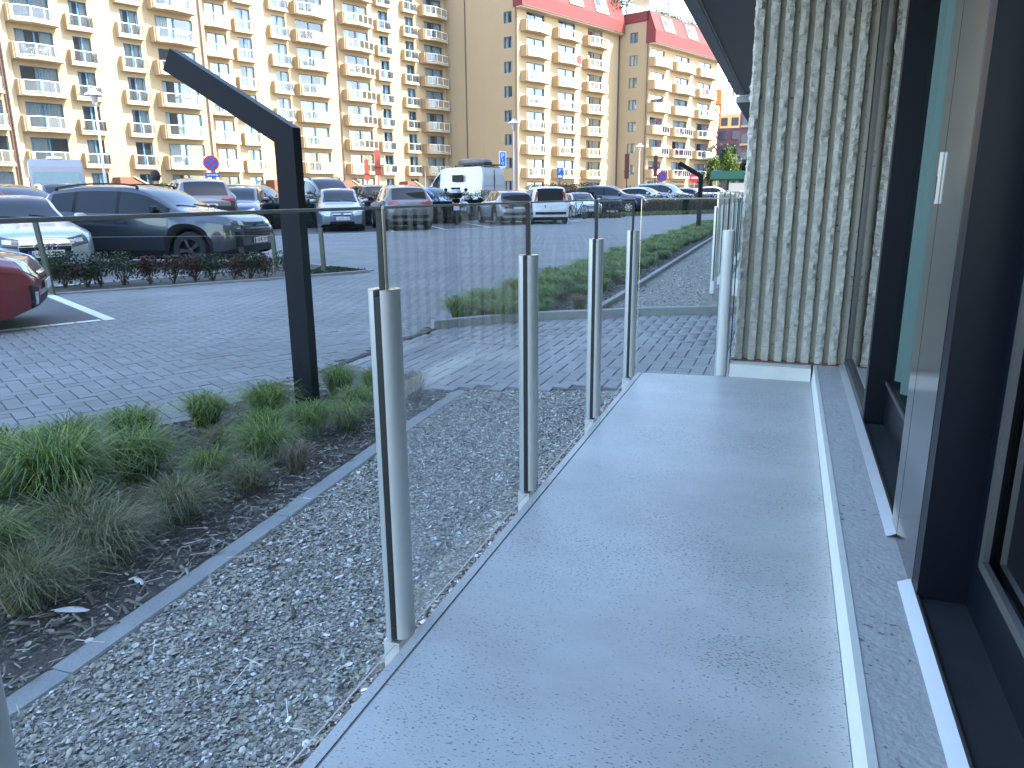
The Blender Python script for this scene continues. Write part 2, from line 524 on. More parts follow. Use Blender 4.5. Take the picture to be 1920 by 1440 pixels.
def scatter(tv, tf, pos, scale, rz, tilt=None, sxyz=None):
    """template (tv, tf) copied to positions; returns V, F"""
    n = len(pos)
    k = len(tv)
    T = np.repeat(tv[None], n, 0) * (scale[:, None, None] if sxyz is None else sxyz[:, None, :])
    if tilt is not None:
        ax, ay = tilt[:, 0], tilt[:, 1]
        c, s = np.cos(ax)[:, None], np.sin(ax)[:, None]
        y, z = T[..., 1] * c - T[..., 2] * s, T[..., 1] * s + T[..., 2] * c
        T[..., 1], T[..., 2] = y, z
        c, s = np.cos(ay)[:, None], np.sin(ay)[:, None]
        x, z = T[..., 0] * c + T[..., 2] * s, -T[..., 0] * s + T[..., 2] * c
        T[..., 0], T[..., 2] = x, z
    c, s = np.cos(rz)[:, None], np.sin(rz)[:, None]
    x, y = T[..., 0] * c - T[..., 1] * s, T[..., 0] * s + T[..., 1] * c
    T[..., 0], T[..., 1] = x, y
    T += pos[:, None, :]
    F = (np.arange(n) * k)[:, None, None] + tf[None]
    return T.reshape(-1, 3), F.reshape(-1, tf.shape[1])

def text_part(txt, size, parent, loc, rot, m, name='lettering', depth=0.002, align='CENTER'):
    cu = bpy.data.curves.new(name, 'FONT')
    cu.body = txt
    cu.size = size
    cu.align_x = align
    cu.align_y = 'CENTER'
    cu.extrude = depth
    cu.resolution_u = 2
    cu.materials.append(MATS[m])
    o = bpy.data.objects.new(name, cu)
    me = bpy.data.meshes.new_from_object(o)
    bpy.data.objects.remove(o)
    o = link(name, me, parent, loc)
    o.rotation_euler = rot
    return o

# ------------------------------------------------------------------ ground
GZ = 0.0
b = MB().box(-420, 420, -120, 700, -0.6, -0.012)
tag(b.build('ground', 'road_far'), kind='structure')

SLAB_Y = lambda x: 4.47 + (x + 0.83) * 0.12          # far end of the balcony floor, slightly askew

def sheet(name, pts, z, m, kind='structure', parent=None):
    b = MB().prism(pts, z - 0.008, z)
    o = b.build(name, m, parent)
    if parent is None:
        tag(o, kind=kind)
    return o

KX = lambda y: float(np.interp(y, [0, 1.2, 2.2, 3.3, 4.2, 7.2, 9, 22, 40], [-1.66, -1.68, -1.74, -1.82, -1.86, -1.80, -1.80, -1.90, -2.0]))
NEAR_Y = lambda x: 4.10 + (x + 2.1) * 0.34           # near edge of the crossing path
def FAR_Y(x):
    return float(np.interp(x, [-3.0, -2.9, -2.35, -1.77, -1.31, -0.43, 0.4], [6.10, 6.17, 6.80, 7.15, 7.45, 7.86, 8.1]))

# herringbone paving: individual pavers near, the others joined
def inside(poly, x, y):
    c = False
    j = len(poly) - 1
    for i in range(len(poly)):
        xi, yi = poly[i]; xj, yj = poly[j]
        if (yi > y) != (yj > y) and x < (xj - xi) * (y - yi) / (yj - yi) + xi:
            c = not c
        j = i
    return c

def brick_mesh(L, W, m, H=0.05, ch=0.003, gap=0.003):
    b = MB()
    x, y = L / 2 - gap, W / 2 - gap
    p = [(-x, -y, -H), (x, -y, -H), (x, y, -H), (-x, y, -H), (-x, -y, -ch), (x, -y, -ch), (x, y, -ch), (-x, y, -ch),
         (-x + ch, -y + ch, 0), (x - ch, -y + ch, 0), (x - ch, y - ch, 0), (-x + ch, y - ch, 0)]
    f = [(8, 9, 10, 11)]
    for i in range(4):
        j = (i + 1) % 4
        f += [(i, j, 4 + j, 4 + i), (4 + i, 4 + j, 8 + j, 8 + i)]
    b.poly(p, f)
    return b.mesh('paver', m), np.array(p), np.array(f)

def herringbone(poly, rot, W, excl=None):
    """centres and angles of the pavers (2W x W) of a 90 degree herringbone inside poly"""
    xs = [p[0] for p in poly]; ys = [p[1] for p in poly]
    cxm, cym = (min(xs) + max(xs)) / 2, (min(ys) + max(ys)) / 2
    rad = math.hypot(max(xs) - min(xs), max(ys) - min(ys)) / 2 + 0.5
    n = int(rad / W) + 3
    cr, sr = math.cos(rot), math.sin(rot)
    out = []
    for j in range(-n, n + 1):
        for i in range(-n, n + 1):
            r = (i - j) % 4
            if r == 0:
                lx, ly, a = (i + 1) * W, (j + 0.5) * W, 0.0
            elif r == 3:
                lx, ly, a = (i + 0.5) * W, (j + 1) * W, math.pi / 2
                # vertical paver occupies (i, j) and (i, j + 1)
            else:
                continue
            x, y = cxm + lx * cr - ly * sr, cym + lx * sr + ly * cr
            if inside(poly, x, y) and not (excl and excl(x, y)):
                out.append((x, y, a + rot))
    return out

def lay(parent, name, poly, rot, W, m, z, keep, near, excl=None):
    me, tv, tf = brick_mesh(2 * W, W, m)
    L = herringbone(poly, rot, W, excl)
    cxp, cyp = near
    L.sort(key=lambda t: (t[0] - cxp) ** 2 + (t[1] - cyp) ** 2)
    vis = [t for t in L if keep(t[0], t[1])]
    head = set(vis[:298])
    for x, y, a in vis[:298]:
        o = link(name, me, parent, (x, y, z + random.uniform(-0.0016, 0.0016)))
        o.rotation_euler = (random.gauss(0, 0.004), random.gauss(0, 0.004), a)
    rest = np.array([t for t in L if t not in head])
    pos = np.c_[rest[:, :2], z + RNG.uniform(-0.0016, 0.0016, len(rest))]
    V, F = scatter(tv, tf, pos, np.ones(len(rest)), rest[:, 2], RNG.normal(0, 0.004, (len(rest), 2)))
    o = link(name, np_mesh(name, V, F, m), parent)
    o['kind'] = 'stuff'
    return len(L)

def on_screen(x, y, z=0.0, x0=0, x1=1920, y0=0, y1=1440):
    d = Vector((x, y, z)) - Vector((0, 0, 1.18))
    w = d.dot(view)
    if w < 0.05:
        return False
    u = 960 + 1405 * d.dot(cx) / w
    v = 720 - 1405 * d.dot(cy) / w
    return x0 <= u <= x1 and y0 <= v <= y1

pave = sheet('parking_pavement', [(-3.06, 0.2), (-3.02, 5.9), (-3.0, 7), (-3.0, 40), (-60, 70), (-60, -30), (-3.06, -30)], -0.004, 'paver_joint')
P1 = [(-3.07, -0.2), (-3.02, 6.0), (-3.05, 9), (-3.2, 23), (-15, 23), (-15, 9), (-9.5, -0.2)]
BEDQ = [(-9.5, 6.9), (-8.9, 6.62), (-6.05, 10.55), (-7.95, 11.5)]
lay(pave, 'paver', P1, R(61), 0.092, 'paver', 0.006, lambda x, y: on_screen(x, y, 0, 0, 700, 560, 1100), (0, 0),
    excl=lambda x, y: inside(BEDQ, x, y))
far = sheet('road', [(-3.2, 23.02), (-2.7, 40), (-1.5, 200), (-40, 200), (-60, 60), (-60, 24), (-15, 24), (-15, 23.02)], 0.004, 'road_far')

path_poly = [(-3.02, 3.95), (-2.1, NEAR_Y(-2.1)), (-0.9, NEAR_Y(-0.9)), (-0.9, 4.42), (0.4, 4.42)] + [(x, FAR_Y(x)) for x in (0.4, -0.43, -1.31, -1.77, -2.35, -2.9)]
pathb = sheet('entrance_path', path_poly, -0.003, 'paver_joint')
lay(pathb, 'paver', path_poly, R(0), 0.095, 'path_paver', 0.006, lambda x, y: on_screen(x, y, 0), (-1.2, 4.3))

# slot drain between the parking and the path
ch = MB().box(-3.0, -2.93, 4.3, 6.12, -0.05, 0.006)
ch = tag(ch.build('drain_channel', 'grate_metal'), 'narrow dark slotted drain between parking and entrance path', 'drain')
slot = MB().box(-0.026, 0.026, -0.006, 0.006, 0, 0.004).mesh('slot', 'rubber')
for k in range(72):
    link('slot', slot, ch, (-2.965, 4.32 + 0.025 * k, 0.0065))

# gravel and beds
gz = -0.01
gr1 = sheet('gravel_strip', [(KX(0) , -1), (KX(0), 0)] + [(KX(y), y) for y in (1.2, 2.2, 3.3)] + [(KX(4.2), NEAR_Y(-1.86)), (-0.9, NEAR_Y(-0.9)), (-0.80, 4.4), (-0.80, -1)], gz, 'gravel_base')
bed1 = sheet('planting_bed', [(-3.05, -1)] + [(KX(y), y) for y in (0, 1.2, 2.2, 3.3)] + [(KX(4.2), NEAR_Y(-1.86)), (-2.2, NEAR_Y(-2.2)), (-3.0, 4.0)], gz, 'soil')
gr2 = sheet('gravel_path', [(KX(y), y) for y in (7.2, 9, 22, 40)] + [(0.3, 40), (0.3, 8.1), (-0.43, 7.86), (-1.31, 7.45)], gz, 'gravel_base')
bed2 = sheet('planting_bed', [(-2.95, 6.2), (-2.35, 6.8), (-1.8, 7.16), (KX(9), 9), (KX(22), 22), (KX(40), 40), (-2.9, 40), (-3.1, 12)], gz, 'soil')

# kerbs laid from single stones
def kerb(name, pts, width, top, seg, label=None, z0=-0.1):
    k = empty(name)
    tag(k, kind='structure')
    n = 0
    for (xa, ya), (xb, yb) in zip(pts[:-1], pts[1:]):
        L = math.hypot(xb - xa, yb - ya)
        m = max(1, round(L / seg))
        for i in range(m):
            t0, t1 = i / m, (i + 1) / m
            a = Vector((xa + (xb - xa) * t0, ya + (yb - ya) * t0, 0))
            c = Vector((xa + (xb - xa) * t1, ya + (yb - ya) * t1, 0))
            l = (c - a).length
            bb = MB()
            g, e = 0.0015, 0.006
            h = top - z0
            bb.extr([(-width / 2, 0), (width / 2, 0), (width / 2, h - e), (width / 2 - e, h), (-width / 2 + e, h), (-width / 2, h - e)], 1, g, l - g)
            o = bb.build('edging_stone', 'kerb_concrete', k, (a.x, a.y, z0 + random.uniform(-0.003, 0.003)), math.atan2(c.y - a.y, c.x - a.x) - math.pi / 2)
    return k

kerb('edging_kerb', [(KX(y) , y) for y in (-0.5, 0.2, 1.2, 2.2, 3.3)] + [(KX(4.1), NEAR_Y(-1.86))], 0.082, -0.002, 1.0)
kerb('edging_kerb', [(x, FAR_Y(x)) for x in (-2.98, -2.35, -1.77, -1.31, -0.43, 0.3)], 0.08, 0.085, 0.8)
kerb('edging_kerb', [(KX(7.2), 7.25), (KX(9), 9), (KX(15), 15), (KX(22), 22), (KX(40), 40)], 0.07, 0.05, 1.0)
kerb('edging_kerb', [(x, NEAR_Y(x) + 0.02) for x in (-2.95, -1.95)] , 0.05, 0.004, 1.0)

# shells and chips: loose pieces nobody could count
def shell_template(n=6, fine=False):
    v = [(0, 0, 0.30)]
    for r, z in (((0.62, 0.22), (1.0, 0.0)) if not fine else ((1.0, 0.0),)):
        for i in range(n):
            t = 2 * math.pi * i / n
            v.append((r * math.cos(t), r * 0.82 * math.sin(t), z))
    f = []
    for i in range(n):
        j = (i + 1) % n
        f.append((0, 1 + i, 1 + j))
        if not fine:
            f += [(1 + i, 1 + n + i, 1 + n + j), (1 + i, 1 + n + j, 1 + j)]
    return np.array(v), np.array(f)

def shells(name, n, xfun, y0, y1, rmin, rmax, m, z, parent=None, ypow=1.0, flip=0.35, fine=False, pw=4.5):
    tv, tf = shell_template(6, fine)
    y = y0 + (y1 - y0) * RNG.random(n) ** ypow
    lo, hi = np.array([xfun(t) for t in y]).T
    x = lo + (hi - lo) * RNG.random(n)
    ok = hi > lo
    x, y = x[ok], y[ok]
    n = len(x)
    s = rmin + (rmax - rmin) * RNG.random(n) ** pw
    zs = np.where(RNG.random(n) < flip, -0.7, 0.8) * (0.5 + RNG.random(n) * 0.6)
    sx = np.c_[s * (0.8 + 0.5 * RNG.random(n)), s, s * zs]
    pos = np.c_[x, y, z + s * (0.1 + 0.5 * RNG.random(n))]
    V, F = scatter(tv, tf, pos, s, RNG.random(n) * 6.28, RNG.normal(0, 0.32, (n, 2)), sx)
    rnd = np.repeat(RNG.random(n), len(tv))
    o = link(name, np_mesh(name, V, F, m, rnd, True), parent)
    return tag(o, kind='stuff')

shells('shell_gravel', 110000, lambda y: (KX(y) + 0.045, -0.80), 0.25, 2.6, 0.0016, 0.0070, 'shells', gz, fine=True, pw=2.2)
shells('shell_gravel', 9000, lambda y: (KX(y) + 0.045, -0.80), 0.25, 2.6, 0.0050, 0.0115, 'shells', gz + .002, pw=3)
shells('shell_gravel', 60000, lambda y: (KX(y) + 0.045, -0.80 if y < 4.2 else -0.9), 2.6, 4.42, 0.0020, 0.0075, 'shells', gz, fine=True, pw=2.2)
shells('shell_gravel', 5000, lambda y: (KX(y) + 0.045, -0.80 if y < 4.2 else -0.9), 2.6, 4.42, 0.0050, 0.0115, 'shells', gz + .002, pw=3)
shells('shell_gravel', 4500, lambda y: (-0.93, -0.80), 0.25, 4.3, 0.004, 0.013, 'shells_pink', gz + 0.004)
shells('shell_gravel', 16000, lambda y: (KX(y) + 0.04, -0.35), 7.75, 20, 0.005, 0.015, 'shells', gz, ypow=1.5)
shells('shell_gravel', 1500, lambda y: (KX(y) - 0.75, KX(y) - 0.04), 0.3, 4.1, 0.004, 0.014, 'shells', gz + 0.012)

def chips(name, n, xfun, y0, y1, m='mulch', smax=1.0, z=0.0):
    tv = np.array([(-1, -0.5, 0), (1, -0.5, 0), (1, 0.5, 0), (-1, 0.5, 0), (-0.9, -0.4, 0.5), (0.95, -0.3, 0.4), (0.9, 0.4, 0.5), (-0.95, 0.3, 0.4)], float)
    tf = np.array([(4, 5, 6, 7), (0, 1, 5, 4), (1, 2, 6, 5), (2, 3, 7, 6), (3, 0, 4, 7)])
    y = y0 + (y1 - y0) * RNG.random(n)
    lo, hi = np.array([xfun(t) for t in y]).T
    x = lo + (hi - lo) * RNG.random(n)
    L = smax * (0.008 + 0.022 * RNG.random(n) ** 2)
    sx = np.c_[L, L * (0.15 + 0.3 * RNG.random(n)), L * (0.1 + 0.2 * RNG.random(n))]
    V, F = scatter(tv, tf, np.c_[x, y, z + 0.018 * RNG.random(n)], L, RNG.random(n) * 6.28, RNG.normal(0, 0.25, (n, 2)), sx)
    o = link(name, np_mesh(name, V, F, m, np.repeat(RNG.random(n), 8)))
    return tag(o, kind='stuff')
chips('wood_chip_mulch', 15000, lambda y: (-3.05, KX(y) - 0.035), 0.2, 4.1, z=gz)
chips('wood_chip_mulch', 6000, lambda y: (KX(y) - 0.45, KX(y) - 0.03), 7.3, 16, z=gz, smax=1.4)
chips('bark_scraps', 260, lambda y: (KX(y) + 0.05, -0.85), 0.3, 4.3, z=gz + 0.006, smax=1.0)
# dry stalks
b = MB()
for k in range(230):
    y = random.uniform(0.5, 3.9); x = random.uniform(-2.7, KX(y) - 0.05) if k % 5 else random.uniform(KX(y), -0.9)
    a = random.uniform(0, 6.28); l = random.uniform(0.03, 0.10)
    z0 = gz + random.uniform(0.012, 0.03)
    b.tube((x, y, z0), (x + l * math.cos(a), y + l * math.sin(a), z0 + random.uniform(-0.008, 0.02)), 0.0012, n=3, cap=False)
tag(b.build('dry_stalks', 'drape'), kind='stuff')

# single finds on the gravel
def shell_big(x, y, s, col, label, m):
    b = MB()
    b.lathe([(0.001, 0.42 * s), (0.35 * s, 0.38 * s), (0.68 * s, 0.25 * s), (0.93 * s, 0.08 * s), (1.0 * s, 0.0)], 18)
    for i in range(9):
        t = -1.2 + 2.4 * i / 8
        b.bar((0, 0, 0.41 * s), (0.97 * s * math.cos(t), 0.97 * s * math.sin(t), 0.03 * s), 0.05 * s, 0.05 * s)
    o = b.build('seashell', m, None, (x, y, gz + 0.006), random.uniform(0, 6))
    tag(o, label, 'shell')
shell_big(-1.02, 0.98, 0.019, 0, 'round grey seashell, largest on the gravel near the bottom of the photo', 'pebble')
shell_big(-1.73, 1.33, 0.013, 0, 'white seashell lying in the mulch just outside the concrete edging', 'plastic_white')
shell_big(-2.08, 2.62, 0.016, 0, 'pale seashell in the mulch between the grass tufts and the edging', 'pebble')

def feather(x, y, rz, L, label):
    b = MB()
    n = 10
    for sgn in (-1, 1):
        p = []
        for i in range(n + 1):
            t = i / n
            w = 0.17 * L * math.sin(math.pi * min(1, t * 0.93 + 0.05)) ** 0.6
            p.append((L * t, 0, 0.012 + 0.25 * L * t * (1 - t)))
            p.append((L * t - 0.1 * L, sgn * w, 0.008 + 0.18 * L * t * (1 - t)))
        b.poly(p, [(2 * i, 2 * i + 2, 2 * i + 3, 2 * i + 1) for i in range(n)], True)
    f = b.build('feather', 'feather', None, (x, y, gz + 0.012), rz)
    MB().tube((-0.2 * L, 0, 0.008), (0.5 * L, 0, 0.014 + 0.0625 * L), 0.0012).build('quill', 'plastic_white', f)
    tag(f, label, 'feather')
feather(-1.93, 1.40, 0.3, 0.10, 'large pale feather lying flat on the mulch at lower left')
feather(-1.86, 1.62, -0.4, 0.06, 'small pale feather lying on the mulch nearer the edging')

# ------------------------------------------------------------------ balcony floor
S = 0.12
slab = MB()
slab.prism([(-0.768, -2.2), (0.194, -2.2), (0.194, SLAB_Y(0.194)), (-0.768, SLAB_Y(-0.768))], -0.10, S)
slab = tag(slab.build('balcony_floor', 'floor_concrete'), kind='structure')
MB().prism([(-0.800, -2.2), (-0.774, -2.2), (-0.774, SLAB_Y(-0.774)), (-0.800, SLAB_Y(-0.800))], -0.10, S + 0.001).build('edge_lip', 'floor_concrete', slab)
MB().prism([(-0.774, -2.2), (-0.768, -2.2), (-0.768, SLAB_Y(-0.768) - 0.01), (-0.774, SLAB_Y(-0.774) - 0.01)], -0.05, S - 0.0015).build('edge_groove', 'kerb_concrete', slab)
MB().prism([(0.1945, SLAB_Y(0)), (0.39, SLAB_Y(0)), (0.39, 4.75), (0.1945, 4.75)], -0.1, 0.1).build('slab_end', 'floor_concrete', slab)
# whitewashed upstand and the ledge under the windows
LZ = 0.20
up = MB()
up.extr([(0.192, S - 0.02), (0.197, S + 0.004), (0.205, LZ), (0.222, LZ + 0.0015), (0.222, S - 0.02)], 1, -2.2, 4.655)
up = tag(up.build('painted_upstand', 'white_upstand'), kind='structure')
lg = MB().box(0.2225, 0.55, -2.2, 4.66, -0.1, LZ)
lg = tag(lg.build('window_ledge', 'ledge_concrete'), kind='structure')
pl = MB()
pl.extr([(4.515, S - 0.05), (4.545, S + 0.01), (4.555, LZ - 0.006), (4.60, LZ), (4.60, S - 0.05)], 0, -0.262, 0.1915)
pl.box(-0.262, 0.1915, 4.60, 5.9, -0.1, LZ - 0.002)
pl = tag(pl.build('column_plinth', 'white_upstand'), kind='structure')

# ------------------------------------------------------------------ own building
own = tag(empty('concrete_building', (0.378, 0, 0)), 'ribbed concrete building with dark window frames beside the balcony', 'building')
OX = 0.378
def opart(b, name, m, sub=None):
    for i, v in enumerate(b.v):
        b.v[i] = (v[0] - (OX if sub is None else OX), v[1], v[2])
    o = b.build(name, m, own if sub is None else sub)
    return o

# the ribbed column: smooth core, rough broken ribs
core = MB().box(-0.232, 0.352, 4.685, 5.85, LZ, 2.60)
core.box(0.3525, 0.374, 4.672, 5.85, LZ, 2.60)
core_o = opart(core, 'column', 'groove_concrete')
def rib(h0, h1, w, dep, seed, n=420, m=7):
    """rib along z, front towards -y, with a fractured face"""
    r = np.random.default_rng(seed)
    zs = np.linspace(h0, h1, n)
    base = [(-w / 2, 0.012), (-w / 2 * 0.98, -dep * 0.55), (-w / 2 * 0.84, -dep * 0.92), (0, -dep), (w / 2 * 0.84, -dep * 0.92), (w / 2 * 0.98, -dep * 0.55), (w / 2, 0.012)]
    def smooth(a, k):
        return np.convolve(np.r_[a[-k:], a, a[:k]], np.ones(k) / k, 'same')[k:-k]
    V = []
    offs = []
    for q, (x, y) in enumerate(base):
        nse = smooth(r.normal(0, 1, n), 5) * 0.0060 + r.normal(0, 1, n) * 0.0012 + smooth(r.normal(0, 1, n), 20) * 0.004
        nsx = smooth(r.normal(0, 1, n), 5) * 0.0034 + r.normal(0, 1, n) * 0.0006
        k = 0 if q in (0, 6) else 1
        offs.append((x + nsx * k, y + nse * k))
    P = np.zeros((n, 7, 3))
    for q in range(7):
        P[:, q, 0] = offs[q][0]
        P[:, q, 1] = np.minimum(offs[q][1], 0.012)
        P[:, q, 2] = zs
    V = P.reshape(-1, 3)
    F = []
    for i in range(n - 1):
        for q in range(6):
            F.append((i * 7 + q, i * 7 + q + 1, (i + 1) * 7 + q + 1, (i + 1) * 7 + q))
    me = np_mesh('rib', V, np.array(F), 'rib_concrete', None, True)
    me.set_sharp_from_angle(angle=R(28))
    return me
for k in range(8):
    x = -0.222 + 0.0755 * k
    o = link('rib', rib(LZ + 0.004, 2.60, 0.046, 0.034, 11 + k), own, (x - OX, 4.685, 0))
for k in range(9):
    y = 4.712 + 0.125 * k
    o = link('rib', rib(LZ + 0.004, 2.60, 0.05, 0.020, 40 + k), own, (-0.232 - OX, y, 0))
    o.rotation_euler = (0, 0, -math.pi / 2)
opart(MB().box(-0.262, 0.37, 4.64, 4.70, LZ - 0.0, LZ + 0.006), 'mortar_bed', 'brown_wood')

# mass of the building above, behind and further along (unseen, heights stepped to shape the forecourt's shade)
W = MB()
W.box(0.60, 14, -14, 14.0, 2.62, 15.5)
W.box(0.60, 14, 14.02, 66, -0.2, 35.5)
W.box(4.5, 14, -14, 14.0, -0.2, 2.60)
W.box(0.60, 4.48, 5.9, 14.0, -0.2, 2.60)
opart(W, 'wall', 'own_wall')
W = MB()
W.box(0.38, 0.595, -14, 5.9, 2.60, 15.4)
opart(W, 'upper_wall', 'own_wall')
opart(MB().box(0.39, 0.598, 5.9, 8.5, -0.2, 2.60), 'wall', 'own_wall')
# brick pier beyond the column, seen mirrored in the balustrade
pier = opart(MB().box(0.10, 0.598, 8.5, 11.4, -0.2, 2.60), 'brick_pier', 'mortar')
bm_ = MB().box(-0.012, 0, 0.005, 0.235, 0.004, 0.058).mesh('brick', 'pier_brick')
for r_ in range(38):
    if r_ * 0.067 > 2.5: break
    for c_ in range(12):
        y = 8.5 + 0.24 * c_ + (0.12 if r_ % 2 else 0)
        if y + 0.235 > 11.42: continue
        if 0.2 < r_ * 0.067 < 1.9:
            link('brick', bm_, pier, (0.10 - OX, y, r_ * 0.067))
bm_ = MB().box(0.005, 0.235, -0.012, 0, 0.004, 0.058).mesh('brick', 'pier_brick')
# soffits of the balconies overhead
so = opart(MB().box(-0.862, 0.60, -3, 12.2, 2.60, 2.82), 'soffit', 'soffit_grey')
tr = MB()
for x0, x1, h in ((-0.862, -0.76, 0.012), (-0.752, -0.735, 0.018)):
    tr.box(x0, x1, -2.9, 12.19, 2.60 - h, 2.5995)
tr.box(-0.758, 0.37, 12.09, 12.19, 2.588, 2.5995)
opart(tr, 'soffit_border', 'panel_metal').data.materials[0] = MATS['soffit_trim']
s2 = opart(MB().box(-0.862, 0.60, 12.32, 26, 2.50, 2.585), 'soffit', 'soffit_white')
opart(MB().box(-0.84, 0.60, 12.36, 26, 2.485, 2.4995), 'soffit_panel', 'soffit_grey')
opart(MB().box(-0.82, 0.60, 12.4, 40, 2.586, 2.62), 'soffit_slab', 'own_wall')

# window front: fixed light, door recess, metal pillar, door recess
Z0, Z1 = LZ, 2.60
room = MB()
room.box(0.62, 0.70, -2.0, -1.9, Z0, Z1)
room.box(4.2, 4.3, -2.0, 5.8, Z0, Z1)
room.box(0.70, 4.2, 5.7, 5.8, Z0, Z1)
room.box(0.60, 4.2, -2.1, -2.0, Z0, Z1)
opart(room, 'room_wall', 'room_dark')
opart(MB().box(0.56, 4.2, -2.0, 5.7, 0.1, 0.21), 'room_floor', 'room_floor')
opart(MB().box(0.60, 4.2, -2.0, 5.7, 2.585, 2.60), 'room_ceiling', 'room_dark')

fr = MB()
fr.box(0.378, 0.43, 4.615, 4.67, Z0, Z1)             # far jamb by the column
fr.box(0.372, 0.44, 3.52, 4.615, Z0, Z0 + 0.055)     # bottom rail
fr.box(0.378, 0.43, 3.52, 4.615, 2.50, Z1)
opart(fr, 'window_frame', 'frame_grey')
opart(MB().box(0.374, 0.47, 3.50, 3.52, Z0, Z1), 'window_frame', 'frame_grey')
w1 = MB().poly([(0.392, 3.52, Z0 + 0.055), (0.392, 4.615, Z0 + 0.055), (0.392, 4.615, 2.5), (0.392, 3.52, 2.5)], [(0, 1, 2, 3)])
opart(w1, 'window_pane', 'window_glass')
# recess one
rc = MB()
rc.box(0.375, 0.56, 3.462, 3.4995, Z0, Z1)
opart(rc, 'recess_jamb', 'frame_dark')
opart(MB().box(0.376, 0.47, 2.372, 3.44, Z0 - 0.01, Z0 + 0.012), 'recess_sill', 'frame_sill')
d1 = MB()
d1.box(0.452, 0.49, 2.372, 3.46, Z0 + 0.013, 0.40)
d1.box(0.452, 0.49, 2.372, 2.50, 0.40, 2.5)
d1.box(0.452, 0.49, 2.372, 3.46, 2.5, Z1)
opart(d1, 'door_leaf', 'frame_dark')
opart(MB().box(0.444, 0.4515, 2.50, 3.46, 0.385, 0.40), 'glazing_bead', 'frame_grey')
opart(MB().poly([(0.456, 2.50, 0.4), (0.456, 3.46, 0.4), (0.456, 3.46, 2.5), (0.456, 2.50, 2.5)], [(0, 1, 2, 3)]), 'door_pane', 'door_glass')
# metal pillar
pm = MB()
pm.box(0.366, 0.56, 1.97, 2.262, Z0 - 0.02, Z1)
pm.box(0.372, 0.56, 2.262, 2.268, Z0 - 0.02, Z1)
pm.box(0.366, 0.56, 2.268, 2.37, Z0 - 0.02, Z1)
opart(pm, 'metal_pillar', 'panel_metal')
# recess two
opart(MB().box(0.3675, 0.56, 1.90, 1.9695, Z0, Z1), 'recess_jamb', 'frame_dark')
opart(MB().box(0.372, 0.48, -1.0, 1.90, Z0 - 0.01, Z0 + 0.012), 'recess_sill', 'frame_sill')
d2 = MB()
d2.box(0.475, 0.53, 1.80, 1.90, Z0 + 0.012, 2.5)
d2.box(0.475, 0.53, -1.0, 1.80, Z0 + 0.012, 0.36)
d2.box(0.475, 0.53, -1.0, 1.90, 2.5, Z1)
opart(d2, 'door_leaf', 'frame_dark')
bd = MB()
bd.box(0.462, 0.4745, 1.772, 1.80, 0.36, 2.5)
bd.box(0.462, 0.4745, -1.0, 1.772, 0.36, 0.385)
opart(bd, 'glazing_bead', 'frame_grey')
opart(MB().poly([(0.485, -1.0, 0.38), (0.485, 1.785, 0.38), (0.485, 1.785, 2.5), (0.485, -1.0, 2.5)], [(0, 1, 2, 3)]), 'door_pane', 'door_glass_near')
# thin base profile along the foot of the frames and the two aluminium drips
bp_ = MB()
bp_.box(0.3715, 0.3775, 2.372, 4.66, Z0, Z0 + 0.02)
bp_.box(0.3665, 0.3715, -1.0, 1.96, Z0, Z0 + 0.02)
opart(bp_, 'base_profile', 'frame_grey')
for y0, y1, x0, x1 in ((2.27, 4.66, 0.341, 0.3705), (-1.5, 1.985, 0.336, 0.3655)):
    f = MB().extr([(x0, Z0 + 0.0015), (x1, Z0 + 0.016), (x1, Z0 + 0.018), (x0, Z0 + 0.0045)], 1, y0, y1)
    opart(f, 'drip_flashing', 'aluminium')
# finger pulls
for x, y in ((0.3655, 2.283), (0.4745, 1.862)):
    h = MB()
    h.box(x - 0.007, x, y - 0.006, y + 0.006, 1.15, 1.28)
    ho = opart(h, 'handle', 'aluminium')
    opart(MB().box(x - 0.0085, x - 0.0072, y - 0.002, y + 0.002, 1.16, 1.22), 'handle_slot', 'rubber', ho)
# curtain behind the doors
def curtain(y0, y1, x, z0, z1, amp=0.018, wl=0.09):
    n = int((y1 - y0) / 0.012)
    b = MB()
    p = []
    for i in range(n + 1):
        y = y0 + (y1 - y0) * i / n
        dx = amp * math.sin(2 * math.pi * y / wl) + 0.5 * amp * math.sin(2 * math.pi * y / (wl * 2.3) + 1)
        p += [(x + dx, y, z0), (x + dx * 0.8, y, z1)]
    b.poly(p, [(2 * i, 2 * i + 2, 2 * i + 3, 2 * i + 1) for i in range(n)], True)
    return b
opart(curtain(2.45, 3.44, 0.492, 0.42, 2.57, 0.022, 0.11), 'curtain', 'curtain')
opart(curtain(1.52, 1.76, 0.52, 0.23, 2.57, 0.014, 0.07), 'curtain', 'curtain')
opart(curtain(3.55, 3.8, 0.47, 0.23, 2.57, 0.014, 0.07), 'curtain', 'curtain')

# neighbouring balcony further along
nb = tag(empty('neighbour_balcony', (0, 9.35, 0)), 'next balcony along the building with its own glass balustrade', 'balcony')
MB().box(-0.60, 0.37, 0, 6.5, -0.02, 0.20).build('slab', 'white_upstand', nb)
MB().box(-0.58, 0.37, 0.05, 6.4, -0.10, -0.022).build('slab_base', 'paver_joint', nb)

